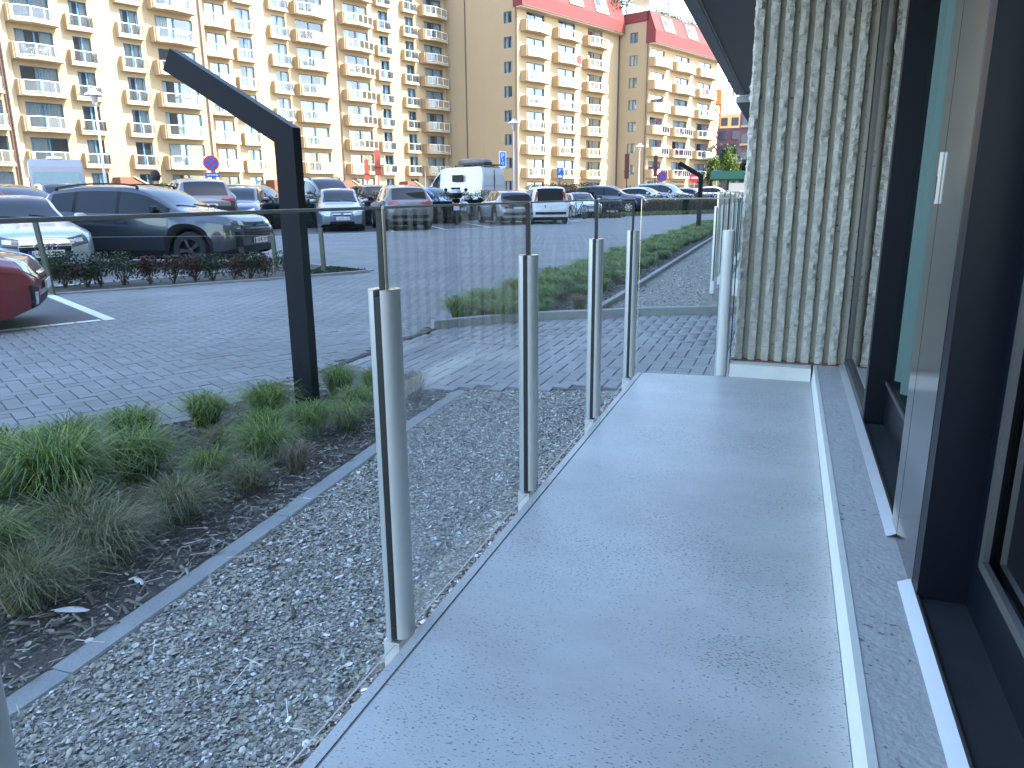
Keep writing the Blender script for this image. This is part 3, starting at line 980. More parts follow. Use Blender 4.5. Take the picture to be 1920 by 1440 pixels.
# ------------------------------------------------------------------ balustrade
def post_meshes():
    r = 0.0355
    def half(sgn, h0, h1):
        b = MB()
        pts = []
        for i in range(13):
            t = -math.pi / 2 + math.pi * i / 12
            pts.append((sgn * (0.0085 + (r - 0.0085) * math.cos(t)), r * math.sin(t)))
        if sgn < 0:
            pts = pts[::-1]
        n = len(pts)
        b.poly([(x, y, h0) for x, y in pts] + [(x, y, h1) for x, y in pts], [(i, i + 1, n + i + 1, n + i) for i in range(n - 1)] + [(n - 1, 0, n, 2 * n - 1)], True)
        b.poly([(x, y, h1) for x, y in pts], [tuple(range(n))])
        b.poly([(x, y, h0) for x, y in pts], [tuple(range(n - 1, -1, -1))])
        return b
    z0, z1 = -0.06, 0.975
    inner = half(1, S - 0.02, z1).mesh('profile', 'pale_aluminium')
    outer = half(-1, S - 0.03, z1).mesh('profile', 'aluminium')
    gasket = MB().box(-0.0088, 0.0088, -0.0345, 0.0345, S - 0.02, z1 - 0.012).mesh('gasket', 'rubber')
    cap_i = half(1, z1, z1 + 0.002).mesh('cap', 'bright_edge')
    cap_o = half(-1, z1, z1 + 0.002).mesh('cap', 'bright_edge')
    ft = MB()
    ft.prism([(-0.034, -0.030), (-0.009, -0.034), (0.012, -0.034), (0.012, 0.03), (-0.034, 0.03)], z0, S - 0.032)
    foot = ft.mesh('foot', 'pale_aluminium')
    return inner, outer, gasket, cap_i, cap_o, foot
PM = post_meshes()
def post(parent, x, y, rz=0.0, dz=0.0):
    p = link('post', PM[0], parent, (x, y, dz), rz)
    for nm, me in (('outer_profile', PM[1]), ('gasket', PM[2]), ('cap', PM[3]), ('cap', PM[4]), ('foot', PM[5])):
        link(nm, me, p)
    return p
def pane(parent, a, bq, z0, z1, m, th=0.013, edge=True, ends=(1, 1)):
    ax, ay = a; bx, by = bq
    g = MB().poly([(ax, ay, z0), (bx, by, z0), (bx, by, z1), (ax, ay, z1)], [(0, 1, 2, 3)]).build('glass_pane', m, parent)
    d = Vector((bx - ax, by - ay, 0)).normalized()
    nrm = Vector((-d.y, d.x, 0)) * (th / 2)
    def strip(p, q, h, mm, nm, w=1.0):
        t = MB()
        n2 = nrm * w
        e = Vector((0, 0, h)) if abs(p.z - q.z) < 0.01 else d * h
        P = [p - n2, q - n2, q + n2, p + n2]
        t.poly([tuple(v) for v in P] + [tuple(v + e) for v in P], [(0, 1, 2, 3), (7, 6, 5, 4), (0, 4, 5, 1), (1, 5, 6, 2), (2, 6, 7, 3), (3, 7, 4, 0)])
        t.build(nm, mm, g)
    if edge:
        strip(Vector((ax, ay, z1)), Vector((bx, by, z1)), 0.006, 'glass_top_edge', 'top_edge')
        strip(Vector((ax, ay, z0 - 0.003)), Vector((bx, by, z0 - 0.003)), 0.0018, 'glass_top_edge', 'bottom_edge', 0.25)
        if ends[0]: strip(Vector((ax, ay, z0)), Vector((ax, ay, z1)), 0.004, 'bright_edge', 'side_edge')  # warm facade reflection put into the colour of this pane end
        if ends[1]: strip(Vector((bx, by, z0)) - d * 0.004, Vector((bx, by, z1)) - d * 0.004, 0.004, 'rubber', 'side_edge')  # opposite pane end painted dark, without that reflection
    return g
GX = -0.852
rail = tag(empty('glass_balustrade', (0, 0, 0)), 'frameless glass balustrade with short aluminium posts on the near balcony', 'railing')
PY = [0.49, 1.505, 2.535, 3.55, 4.47]
for y in PY:
    post(rail, GX, y)
GT = 1.153
for i in range(len(PY) - 1):
    pane(rail, (GX, PY[i] + 0.006), (GX, PY[i + 1] - 0.006), 0.085, GT, 'rail_glass')
pane(rail, (GX, -0.6), (GX, PY[0] - 0.006), 0.085, GT, 'rail_glass')
post(rail, -0.315, 4.585, math.pi / 2 * -1, 0.0)
pane(rail, (GX + 0.04, 4.485), (-0.322, 4.56), 0.125, GT, 'end_glass')
pane(rail, (-0.308, 4.562), (-0.262, 4.573), 0.125, GT, 'end_glass')

rail2 = tag(empty('glass_balustrade', (0, 0, 0)), 'glass balustrade with aluminium posts on the next balcony beyond the path', 'railing')
for k in range(7):
    post(rail2, -0.80, 9.45 + 1.0 * k, 0, 0.06)
for k in range(6):
    pane(rail2, (-0.80, 9.46 + 1.0 * k), (-0.80, 10.44 + 1.0 * k), 0.14, 1.20, 'end_glass')
pane(rail2, (-0.79, 9.40), (-0.18, 9.40), 0.2, 1.20, 'end_glass')
post(rail2, -0.30, 9.40, -math.pi / 2, 0.06)

# bent lamp columns
def bent_lamp(x, y, h, arm, label, s=1.0):
    w, d = 0.122 * s, 0.068 * s
    b = MB()
    ang = R(30)
    t = w / 2
    # outline in the xz plane: post, mitre, arm rising to the left
    ux, uz = -math.cos(ang), math.sin(ang)
    nx, nz = -uz, ux
    # inner (lower/left) and outer (upper/right) mitre points
    k = math.tan((math.pi / 2 - ang) / 2)
    outline = [(t, 0), (t, h + t * k), (-t * 0 + ux * arm + t * 0 + 0, 0)]
    pr, pl_ = (t, h + t * k), (-t, h - t * k)
    tipc = (ux * arm, h + uz * arm)
    tu = (tipc[0] + uz * t, tipc[1] - ux * t)
    tl = (tipc[0] - uz * t, tipc[1] + ux * t)
    o = empty('bent_lamp', (x, y, 0))
    MB().extr([(t, 0), pr, pl_, (-t, 0)], 1, -d / 2, d / 2).build('post', 'lamp_metal', o)
    MB().extr([pr, tu, tl, pl_], 1, -d / 2, d / 2).build('arm', 'lamp_metal', o)
    dd = (math.cos(ang), -math.sin(ang))
    MB().extr([(tl[0] - ux * 0.45, tl[1] - uz * 0.45 - 0.0), (tl[0] - ux * 0.06, tl[1] - uz * 0.06), (tl[0] - ux * 0.06 - uz * 0.004, tl[1] - uz * 0.06 + ux * 0.004), (tl[0] - ux * 0.45 - uz * 0.004, tl[1] - uz * 0.45 + ux * 0.004)], 1, -d / 4, d / 4).build('light_strip', 'lamp_clear', o)
    MB().box(-t - 0.02, t + 0.02, -d / 2 - 0.02, d / 2 + 0.02, -0.01, 0.008).build('base_plate', 'lamp_metal', o)
    tag(o, label, 'lamp', 'bent dark lamp columns along the planting strip')
    return o
bent_lamp(-2.535, 3.53, 1.50, 0.83, 'tall bent dark lamp column in the near grass bed, largest in the photo')
bent_lamp(-2.66, 24.9, 1.72, 0.80, 'small distant bent dark lamp column at the far end of the planting strip', 1.15)

# ------------------------------------------------------------------ cream apartment block
FA = 0.363                                  # the facade runs at this angle to the balcony
FROT = math.pi / 2 - FA
FU, FN = Vector((math.sin(FA), math.cos(FA), 0)), Vector((-math.cos(FA), math.sin(FA), 0))

def wall_mesh(x0, x1, z0, z1, holes, y=0.0, reveal=0.22, back=1.3, thick=0.25):
    """wall in the xz plane (front face y, outward -y) with openings and reveals"""
    xs = sorted({x0, x1, *[h[0] for h in holes], *[h[1] for h in holes]})
    zs = sorted({z0, z1, *[h[2] for h in holes], *[h[3] for h in holes]})
    b = MB()
    H = [(round(h[0], 4), round(h[1], 4), round(h[2], 4), round(h[3], 4)) for h in holes]
    idx = {}
    def v(x, z):
        k = (x, z)
        if k not in idx:
            idx[k] = len(b.v)
            b.v.append((x, y, z))
        return idx[k]
    for a, c in zip(xs[:-1], xs[1:]):
        for d, e in zip(zs[:-1], zs[1:]):
            mx, mz = (a + c) / 2, (d + e) / 2
            if any(h[0] < mx < h[1] and h[2] < mz < h[3] for h in H):
                continue
            b.f.append((v(a, d), v(c, d), v(c, e), v(a, e)))
            b.s.append(False)
    for h in H:
        a, c, d, e = h
        p = [(a, y, d), (c, y, d), (c, y, e), (a, y, e), (a, y + reveal, d), (c, y + reveal, d), (c, y + reveal, e), (a, y + reveal, e)]
        b.poly(p, [(0, 1, 5, 4), (1, 2, 6, 5), (2, 3, 7, 6), (3, 0, 4, 7)])
    return b

BAL = {}
def balcony_proto(kind, w):
    key = (kind, round(w, 1))
    if key in BAL:
        return BAL[key]
    w = key[1]
    D, Mx = {'L': (0.95, 1.40), 'M': (0.85, 1.20), 'S': (0.62, 0.62)}[kind]
    mid = 0.42 * w
    out = [(0.0, 0.0), (0.0, -D), (mid, -Mx), (w, -D), (w, 0.0)] if kind != 'S' else [(0, 0), (0, -D), (w, -D), (w, 0)]
    b = MB()
    b.prism(out[::-1], -0.20, 0.0)
    # side wall that rises at the near end, higher than the slab
    b.box(-0.12, 0.0, -D - 0.02, 0.0, -0.22, 1.02)
    if kind != 'S':
        b.box(-0.0, 0.28, -D - 0.15, -D + 0.02, -0.16, 0.99)
    body = b.mesh('balcony', 'facade_cream')
    lip = MB()
    for (xa, ya), (xb, yb) in list(zip(out[1:-1], out[2:]))[:(2 if kind != 'S' else 1)]:
        lip.bar((xa, ya - 0.012, -0.10), (xb, yb - 0.012, -0.10), 0.05, 0.23)
    lip.bar((w + 0.015, -D, -0.10), (w + 0.015, 0.0, -0.10), 0.05, 0.23)
    lipm = lip.mesh('slab_edge', 'facade_lip')
    sw = MB().box(-0.135, -0.1205, -D - 0.03, 0.0, -0.23, 1.03).mesh('side_wall', 'facade_side_shade')  # thin skin painting shade on the side turned from the sun
    rl = MB()
    gl = MB()
    pts = [(0.28 if kind != 'S' else 0.0, -D if kind == 'S' else -D - (Mx - D) * 0.28 / mid)] + out[2:-1] + [(w, -0.05)]
    for (xa, ya), (xb, yb) in zip(pts[:-1], pts[1:]):
        ya2, yb2 = ya + 0.06 if ya < -0.2 else ya, yb + 0.06 if yb < -0.2 else yb
        if xa == xb:
            xa2 = xb2 = xa - 0.04
        else:
            xa2, xb2 = xa, xb - 0.04
        rl.bar((xa2, ya2, 0.99), (xb2, yb2, 0.99), 0.07, 0.06)
        rl.bar((xa2, ya2, 0.12), (xb2, yb2, 0.12), 0.04, 0.04)
        L = math.hypot(xb - xa, yb - ya)
        n = max(1, round(L / 1.0))
        for i in range(n + 1):
            t = i / n
            rl.bar((xa2 + (xb2 - xa2) * t, ya2 + (yb2 - ya2) * t, 0.0), (xa2 + (xb2 - xa2) * t, ya2 + (yb2 - ya2) * t, 1.0), 0.045, 0.045)
        gl.poly([(xa2, ya2 + 0.01, 0.14), (xb2, yb2 + 0.01, 0.14), (xb2, yb2 + 0.01, 0.95), (xa2, ya2 + 0.01, 0.95)], [(0, 1, 2, 3)])
    BAL[key] = (body, lipm, sw, rl.mesh('railing', 'rail_white'), gl.mesh('glass_panel', 'far_rail_glass'))
    return BAL[key]

WIN = {}
def window_proto(w, h, kind):
    key = (round(w, 1), round(h, 1), kind)
    if key in WIN:
        return WIN[key]
    w, h = key[0], key[1]
    f = MB()
    t = 0.075
    f.box(0, w, 0, 0.09, 0, t); f.box(0, w, 0, 0.09, h - t, h); f.box(0, t, 0, 0.09, t, h - t); f.box(w - t, w, 0, 0.09, t, h - t)
    mx = [0.5] if kind != 'side' else [0.5]
    for m_ in mx:
        f.box(w * m_ - 0.07, w * m_ + 0.07, -0.01, 0.09, t, h - t)
    fm = f.mesh('window', 'frame_blue')
    g = MB().poly([(t, 0.05, t), (w - t, 0.05, t), (w - t, 0.05, h - t), (t, 0.05, h - t)], [(0, 1, 2, 3)]).mesh('pane', 'far_glass')
    cs = []
    for v in range(5):
        b = MB()
        def drape(a, c, z0=0.03, z1=None):
            z1 = h - 0.03
            n = max(4, int((c - a) / 0.07))
            p = []
            for i in range(n + 1):
                x = a + (c - a) * i / n
                yy = 0.26 + 0.035 * math.sin(x * 31 + v) + 0.02 * math.sin(x * 13)
                p += [(x, yy, z0), (x, yy, z1)]
            b.poly(p, [(2 * i, 2 * i + 2, 2 * i + 3, 2 * i + 1) for i in range(n)], True)
        if v == 0: drape(0, w)
        elif v == 1: drape(0, w * 0.28); drape(w * 0.66, w)
        elif v == 2: drape(0, w * 0.5); 
        elif v == 3: drape(w * 0.42, w)
        elif v == 4:
            drape(0, w * 0.16); drape(w * 0.86, w)
        cs.append(b.mesh('curtain', 'drape'))
    WIN[key] = (fm, g, cs)
    return WIN[key]

rw = random.Random(3)
def put_window(root, x, y, z, w, h, kind='L', rz=0.0, cur=None):
    fm, g, cs = window_proto(w, h, kind)
    o = link('window', fm, root, (x, y, z), rz)
    link('pane', g, o)
    c = cur if cur is not None else rw.choices(range(6), (7, 5, 2, 2, 2, 1))[0]
    if c < 5:
        link('curtain', cs[c], o)
    return o

def put_balcony(root, kind, x, y, z, w):
    body, lip, sw, rl, gl = balcony_proto(kind, w)
    o = link('balcony', body, root, (x, y, z))
    for nm, me in (('slab_edge', lip), ('side_wall', sw), ('railing', rl), ('glass_panel', gl)):
        link(nm, me, o)
    return o

def block(name, label, x0, x1, d, ztop, cols, z1, H, nfl, extra_holes=(), ground=True, depth=1.35):
    root = tag(empty(name, (0, 0, 0), FROT), label, 'building')
    holes = []
    for (kind, wa, wb, ba, bb) in cols:
        for k in range(nfl):
            zf = z1 + H * k - 1.0
            holes.append((wa, wb, zf + 0.02, zf + 2.2))
        if ground:
            holes.append((wa, wb, 1.3, z1 - 1.0 - 0.62))
    holes += list(extra_holes)
    wm = wall_mesh(x0, x1, -0.2, ztop, holes, d)
    wm.build('wall', 'facade_cream', root)
    MB().poly([(x0 + 0.05, d + depth, -0.2), (x1 - 0.05, d + depth, -0.2), (x1 - 0.05, d + depth, ztop), (x0 + 0.05, d + depth, ztop)], [(0, 1, 2, 3)]).build('rear_wall', 'room_far', root)
    fl = MB()
    for k in range(-1, nfl):
        zf = z1 + H * k - 1.0
        fl.poly([(x0, d + 0.24, zf), (x1, d + 0.24, zf), (x1, d + depth, zf), (x0, d + depth, zf)], [(0, 1, 2, 3)])
    fl.build('storey_floor', 'room_far', root)
    for (kind, wa, wb, ba, bb) in cols:
        for k in range(nfl):
            zf = z1 + H * k - 1.0
            put_window(root, wa, d + 0.12, zf + 0.02, wb - wa, 2.18)
            put_balcony(root, kind, ba, d, zf, bb - ba)
        if ground:
            put_window(root, wa, d + 0.12, 1.3, wb - wa, z1 - 1.62 - 1.3)
    jt = MB()
    for k in range(nfl + 1):
        zf = z1 + H * k - 1.35
        segs = sorted([(wa - 0.0, wb + 0.0) for (_, wa, wb, _, _) in cols])
        a = x0
        for (wa, wb) in segs + [(x1, x1)]:
            if wa - a > 0.1:
                jt.box(a + 0.02, min(wa, x1) - 0.02, d - 0.006, d + 0.02, zf - 0.018, zf + 0.018)
            a = wb
    jt.build('panel_joints', 'facade_joint', root)['kind'] = 'stuff'
    return root

def pipe(root, x, y, z0, z1, r=0.07):
    return MB().tube((x, y, z0), (x, y, z1), r, n=6).build('downpipe', 'pipe_brown', root)

A0 = block('apartment_block', 'tall cream block with stacked white-railed balconies, nearest one at the left of the photo', 12.0, 40.1, 73.2, 33.5,
           [('L', 14.5, 18.0, 14.2, 18.2), ('L', 19.3, 22.1, 18.9, 22.1), ('L', 23.75, 26.6, 23.3, 26.9), ('S', 28.15, 29.6, 27.75, 29.75), ('S', 32.35, 33.9, 31.95, 34.05), ('L', 35.45, 39.0, 34.95, 39.0)],
           5.03, 2.8, 9)
pipe(A0, 39.75, 73.05, 0, 33)
for x in (22.35, 22.55):
    MB().box(x, x + 0.07, 73.02, 73.195, 0, 33).build('pilaster_strip', 'pipe_brown', A0)
MB().box(22.62, 23.15, 72.95, 73.195, 0, 33.4).build('pilaster', 'facade_lip', A0)
MB().box(40.102, 40.2, 73.21, 76.5, 0, 33).build('side_wall', 'facade_side_shade', A0)
A1 = block('apartment_block', 'tall cream block with stacked white-railed balconies, set back in the middle between two downpipes', 40.3, 75.98, 76.6, 33.0,
           [('M', 42.3, 44.4, 41.5, 44.45), ('S', 45.7, 47.3, 45.25, 47.4), ('S', 49.9, 51.55, 49.4, 51.65), ('L', 52.85, 56.5, 52.35, 56.75),
            ('L', 59.4, 63.0, 58.8, 63.1), ('S', 64.7, 66.2, 64.1, 66.25), ('S', 69.0, 70.4, 68.35, 70.55), ('L', 72.2, 75.4, 71.4, 75.6)],
           5.03, 2.8, 9)
pipe(A1, 58.25, 76.45, 0, 33)
for x in (64.9,):
    pass
MB().box(12, 75.9, 77.9, 92, -0.2, 33).build('house_core', 'facade_cream', A1)

def mansard(root, x0, x1, d, ze, zb, zt, over, sets):
    b = MB()
    pr = [(d - over, ze), (d - over, zb), (d + 0.1, zt), (d + 0.5, zt), (d + 0.5, ze + 0.01), (d - 0.002, ze)]
    b.extr(pr, 0, x0, x1)
    r = b.build('roof', 'mansard_red', root)
    s = MB().box(x0 + 0.02, x1, d - over + 0.03, d - 0.004, ze - 0.16, ze - 0.003)
    s.build('eaves', 'facade_lip', root)
    MB().bar((x0 + 0.0, d - over - 0.05, ze + 0.03), (x1, d - over - 0.05, ze + 0.03), 0.10, 0.10).build('gutter', 'pipe_brown', root)
    sl = Vector((0, (d + 0.1) - (d - over), zt - zb))
    Ls = sl.length
    sl.normalize()
    nrm = Vector((0, -sl.z, sl.y))
    for (xa, xb) in sets:
        a, c = 0.08 * Ls, 0.80 * Ls
        P = Vector((0, d - over, zb))
        skew = 0.0
        def q(x, t, o): return tuple(Vector((x, 0, 0)) + P + sl * t + nrm * o)
        # recessed loggia look: pale frame box standing proud with a window set back in it
        f = MB()
        f.poly([q(xa, a, 0.03), q(xb, a, 0.03), q(xb, c, 0.03), q(xa, c, 0.03)], [(0, 1, 2, 3)])
        dm = f.build('dormer', 'dormer_pale', root)
        w = MB()
        yb = (P + sl * a + nrm * 0.05)
        w.poly([q(xa + 0.25, a + 0.9, 0.06), q(xa + 0.25 + (xb - xa) * 0.45, a + 0.9, 0.06), q(xa + 0.25 + (xb - xa) * 0.45, c - 0.35, 0.06), q(xa + 0.25, c - 0.35, 0.06)], [(0, 1, 2, 3)])
        w.build('window', 'tower_window', dm)
        e = MB()
        for (p1, p2) in (((xa, a), (xa, c)), ((xa, c), (xb, c)), ((xb, a), (xb, c)), ((xa, a), (xb, a))):
            e.bar(q(p1[0], p1[1], 0.08), q(p2[0], p2[1], 0.08), 0.12, 0.16)
        e.build('dormer_edge', 'facade_lip', dm)
    return r

WB = block('apartment_wing', 'cream apartment wing with red mansard roof and seven rows of balconies, projecting in the middle', 76.02, 98.9, 64.07, 23.6,
           [('L', 77.8, 81.4, 76.75, 81.6), ('L', 84.3, 88.0, 83.2, 88.3), ('L', 91.0, 94.5, 89.9, 94.9)], 4.56, 2.91, 7)
mansard(WB, 75.8, 98.7, 64.07, 23.45, 25.0, 28.3, 1.0, ((79.5, 82.5), (85.5, 88.5), (91.5, 94.5)))
VB = block('apartment_wing', 'cream apartment wing with red mansard roof and six balcony rows, furthest right', 98.96, 120.2, 59.08, 21.9,
           [('L', 99.65, 103.2, 98.99, 103.9), ('L', 106.5, 110.7, 105.2, 111.2), ('L', 113.9, 118.0, 112.6, 118.7)], 4.71, 3.05, 6)
mansard(VB, 98.8, 120.4, 59.08, 21.75, 23.35, 26.0, 1.0, ((101.3, 104.3), (108.3, 111.3), (115, 118)))
# side walls that look towards the car park, with small windows
def side_wall(root, s, d0, d1, ztop, wd0, wd1, zc, hw, th=0.25):
    holes = [(-wd1, -wd0, z - hw, z + hw) for z in zc]
    w = wall_mesh(-d1, -d0, -0.2, ztop, holes, 0.0, reveal=0.18)
    e = w.build('gable_wall', 'facade_cream', root, (s, 0, 0), -math.pi / 2)
    MB().poly([(-d1, 0.9, -0.2), (-d0 - 0.1, 0.9, -0.2), (-d0 - 0.1, 0.9, ztop), (-d1, 0.9, ztop)], [(0, 1, 2, 3)]).build('rear_wall', 'room_far', root, (s, 0, 0), -math.pi / 2)
    for z in zc:
        o = put_window(root, s + 0.09, wd1, z - hw, wd1 - wd0, 2 * hw, 'side', -math.pi / 2, cur=rw.choice([0, 1, 1, 2]))
    jt = MB()
    for z in zc:
        jt.box(-d1 + 0.02, -d0 - 0.02, -0.006, 0.02, z - 1.62, z - 1.59)
    jt.box(-(wd0 + wd1) / 2 - 4.2, -(wd0 + wd1) / 2 - 4.17, -0.006, 0.02, 0, ztop)
    jt.build('panel_joints', 'facade_joint', root, (s, 0, 0), -math.pi / 2)['kind'] = 'stuff'
    return e
side_wall(WB, 76.0, 64.07, 77.0, 30.5, 64.95, 66.25, [22.45 - 2.87 * k for k in range(8)], 0.66)
side_wall(VB, 98.94, 59.08, 64.0, 24.7, 61.0, 62.35, [22.75 - 3.0 * k for k in range(8)][:8], 0.68)
pipe(WB, 75.86, 64.2, 0, 27); pipe(WB, 75.9, 72.8, 0, 30)
pipe(VB, 98.72, 64.0, 0, 24.6); pipe(VB, 98.8, 59.3, 0, 21.9)
MB().box(98.80, 99.3, 59.2, 64.5, 24.72, 26.0).build('parapet', 'mansard_red', VB)
MB().box(99.3, 120.2, 60.6, 75, -0.2, 25.9).build('house_core', 'facade_cream', VB)
MB().box(76.95, 98.9, 65.5, 90, -0.2, 28.2).build('house_core', 'facade_cream', WB)
for root, xs, d in ((WB, ((83.3, 88.9),), 64.07), (VB, ((105.3, 111.0), (112.7, 118.1)), 59.08)):
    for a, c in xs:
        MB().box(a, c, d - 0.02, d + 0.05, 0, 2.55).build('garage_door', 'brown_wood', root)
        MB().box(a - 0.1, c + 0.1, d - 0.06, d + 0.02, 2.56, 2.9).build('lintel', 'facade_lip', root)
# brick entrance ramps at the foot of the block
def ramp(root, x, d, w=2.6, h=1.35):
    MB().extr([(x, 0), (x + w, 0), (x + w, 0.55), (x + 0.55 * w, 0.6), (x + 0.2 * w, h), (x, h)][::-1], 1, d - 1.9, d - 0.2).build('ramp_wall', 'brick_brown', root)
    MB().bar((x + 0.2 * w, d - 1.0, h + 0.66), (x + w, d - 1.0, 1.2), 0.3, 0.08).build('coping', 'facade_lip', root)
for x, d, rt in ((29.9, 73.2, A0), (47.6, 76.6, A1), (57.0, 76.6, A1), (67.0, 76.6, A1)):
    o = MB().extr([(x, 0.0), (x + 3.4, 0.0), (x + 3.4, 1.9), (x + 1.3, 3.05), (x, 3.05)][::-1], 1, d - 1.6, d - 0.01).build('ramp_wall', 'brick_brown', rt)
    MB().bar((x + 1.2, d - 1.6, 3.1), (x + 3.5, d - 1.6, 1.88), 0.2, 0.12).build('coping', 'facade_lip', rt)

# ------------------------------------------------------------------ vehicles
def lerp_tab(tab, x):
    return float(np.interp(x, [t[0] for t in tab], [t[1] for t in tab]))

def smooth_tab(tab, x):
    """monotone-ish cubic through the table"""
    X = [t[0] for t in tab]; Y = [t[1] for t in tab]
    if x <= X[0]: return Y[0]
    if x >= X[-1]: return Y[-1]
    i = max(0, np.searchsorted(X, x) - 1)
    h = X[i + 1] - X[i]
    sl = [(Y[j + 1] - Y[j]) / (X[j + 1] - X[j]) for j in range(len(X) - 1)]
    def m(j):
        if j == 0: return sl[0]
        if j == len(X) - 1: return sl[-1]
        a, b = sl[j - 1], sl[j]
        if a * b <= 0: return 0.0
        return 2 * a * b / (a + b)
    t = (x - X[i]) / h
    return (Y[i] * (2 * t ** 3 - 3 * t ** 2 + 1) + m(i) * h * (t ** 3 - 2 * t ** 2 + t) + Y[i + 1] * (-2 * t ** 3 + 3 * t ** 2) + m(i + 1) * h * (t ** 3 - t ** 2))

CARS = {
 # x measured back from the nose, normalised later; top: centre line; belt: shoulder line
 'suv': dict(L=4.45, W=1.84, H=1.62, wb=2.675, foh=0.92, wr=0.36, clear=0.22,
             top=[(0, .78), (.06, .94), (.25, 1.02), (.9, 1.10), (1.18, 1.15), (1.95, 1.53), (2.35, 1.60), (3.0, 1.615), (3.8, 1.55), (3.98, 1.50), (4.30, 1.08), (4.40, 1.0), (4.45, .80)],
             belt=[(0, .76), (.1, .86), (.9, .96), (1.2, 1.0), (3.0, 1.04), (4.1, 1.10), (4.3, 1.02), (4.45, .80)],
             ws=(1.20, 1.98), rg=(3.96, 4.29), side=(1.42, 2.38, 2.46, 3.32, 3.40, 3.86), roofw=.70, nose=.80, tail=.84),
 'hatch': dict(L=3.95, W=1.73, H=1.43, wb=2.47, foh=0.80, wr=0.315, clear=0.17,
             top=[(0, .66), (.07, .78), (.3, .85), (.85, .96), (1.02, 1.0), (1.80, 1.38), (2.2, 1.42), (2.8, 1.41), (3.4, 1.32), (3.5, 1.28), (3.80, .92), (3.90, .86), (3.95, .66)],
             belt=[(0, .62), (.1, .72), (.85, .86), (1.1, .89), (2.6, .93), (3.6, .97), (3.8, .88), (3.95, .66)],
             ws=(1.04, 1.83), rg=(3.48, 3.79), side=(1.28, 2.18, 2.26, 2.95, 3.02, 3.34), roofw=.68, nose=.76, tail=.82),
 'mini': dict(L=3.9, W=1.67, H=1.50, wb=2.48, foh=0.78, wr=0.30, clear=0.17,
             top=[(0, .66), (.06, .76), (.3, .86), (.75, .96), (.92, 1.0), (1.72, 1.43), (2.1, 1.49), (2.8, 1.50), (3.5, 1.43), (3.6, 1.39), (3.80, .98), (3.87, .90), (3.9, .68)],
             belt=[(0, .62), (.1, .70), (.8, .86), (1.0, .90), (2.6, .94), (3.6, .98), (3.8, .9), (3.9, .68)],
             ws=(.94, 1.74), rg=(3.58, 3.80), side=(1.18, 2.08, 2.16, 2.9, 2.98, 3.38), roofw=.70, nose=.80, tail=.86),
 'box': dict(L=3.65, W=1.64, H=1.55, wb=2.30, foh=0.72, wr=0.30, clear=0.18,
             top=[(0, .72), (.06, .84), (.3, .92), (.72, 1.0), (.86, 1.04), (1.42, 1.46), (1.8, 1.54), (2.8, 1.55), (3.35, 1.50), (3.45, 1.44), (3.58, .92), (3.62, .86), (3.65, .66)],
             belt=[(0, .66), (.1, .78), (.8, .92), (1.0, .95), (2.6, .96), (3.4, .97), (3.58, .86), (3.65, .66)],
             ws=(.88, 1.46), rg=(3.43, 3.585), side=(1.10, 1.90, 1.98, 2.66, 2.74, 3.14), roofw=.76, nose=.82, tail=.90),
 'mpv': dict(L=4.38, W=1.81, H=1.80, wb=2.73, foh=0.86, wr=0.33, clear=0.19,
             top=[(0, .74), (.06, .90), (.3, 1.0), (.85, 1.12), (1.0, 1.18), (1.75, 1.70), (2.2, 1.79), (3.2, 1.80), (4.05, 1.75), (4.18, 1.68), (4.32, 1.02), (4.35, .96), (4.38, .74)],
             belt=[(0, .70), (.1, .82), (.9, 1.02), (1.2, 1.06), (3.0, 1.10), (4.1, 1.10), (4.3, .98), (4.38, .74)],
             ws=(1.02, 1.78), rg=(4.16, 4.325), side=(1.30, 2.20, 2.28, 3.2, 3.28, 3.95), roofw=.78, nose=.80, tail=.90),
 'sedan': dict(L=4.6, W=1.80, H=1.45, wb=2.7, foh=0.88, wr=0.32, clear=0.16,
             top=[(0, .64), (.07, .76), (.4, .86), (1.1, .96), (1.28, 1.0), (2.05, 1.38), (2.5, 1.44), (3.1, 1.42), (3.5, 1.33), (4.1, 1.05), (4.45, 1.0), (4.56, .92), (4.6, .66)],
             belt=[(0, .60), (.1, .70), (1.1, .88), (1.4, .91), (3.0, .95), (4.1, .97), (4.5, .92), (4.6, .66)],
             ws=(1.30, 2.08), rg=(3.48, 4.10), side=(1.58, 2.5, 2.58, 3.3, 3.36, 3.62), roofw=.68, nose=.76, tail=.80),
 'van': dict(L=6.0, W=2.05, H=2.60, wb=4.03, foh=0.95, wr=0.35, clear=0.24,
             top=[(0, .92), (.08, 1.08), (.35, 1.22), (.62, 1.40), (.78, 1.50), (1.75, 2.32), (2.2, 2.55), (2.8, 2.60), (5.6, 2.60), (5.88, 2.52), (5.97, 2.0), (5.99, 1.2), (6.0, .8)],
             belt=[(0, .86), (.1, .98), (.7, 1.24), (.9, 1.30), (1.6, 1.30), (5.6, 1.30), (5.95, 1.25), (6.0, .8)],
             ws=(.80, 1.72), rg=None, side=(1.15, 1.98), roofw=.82, nose=.80, tail=.96),
}

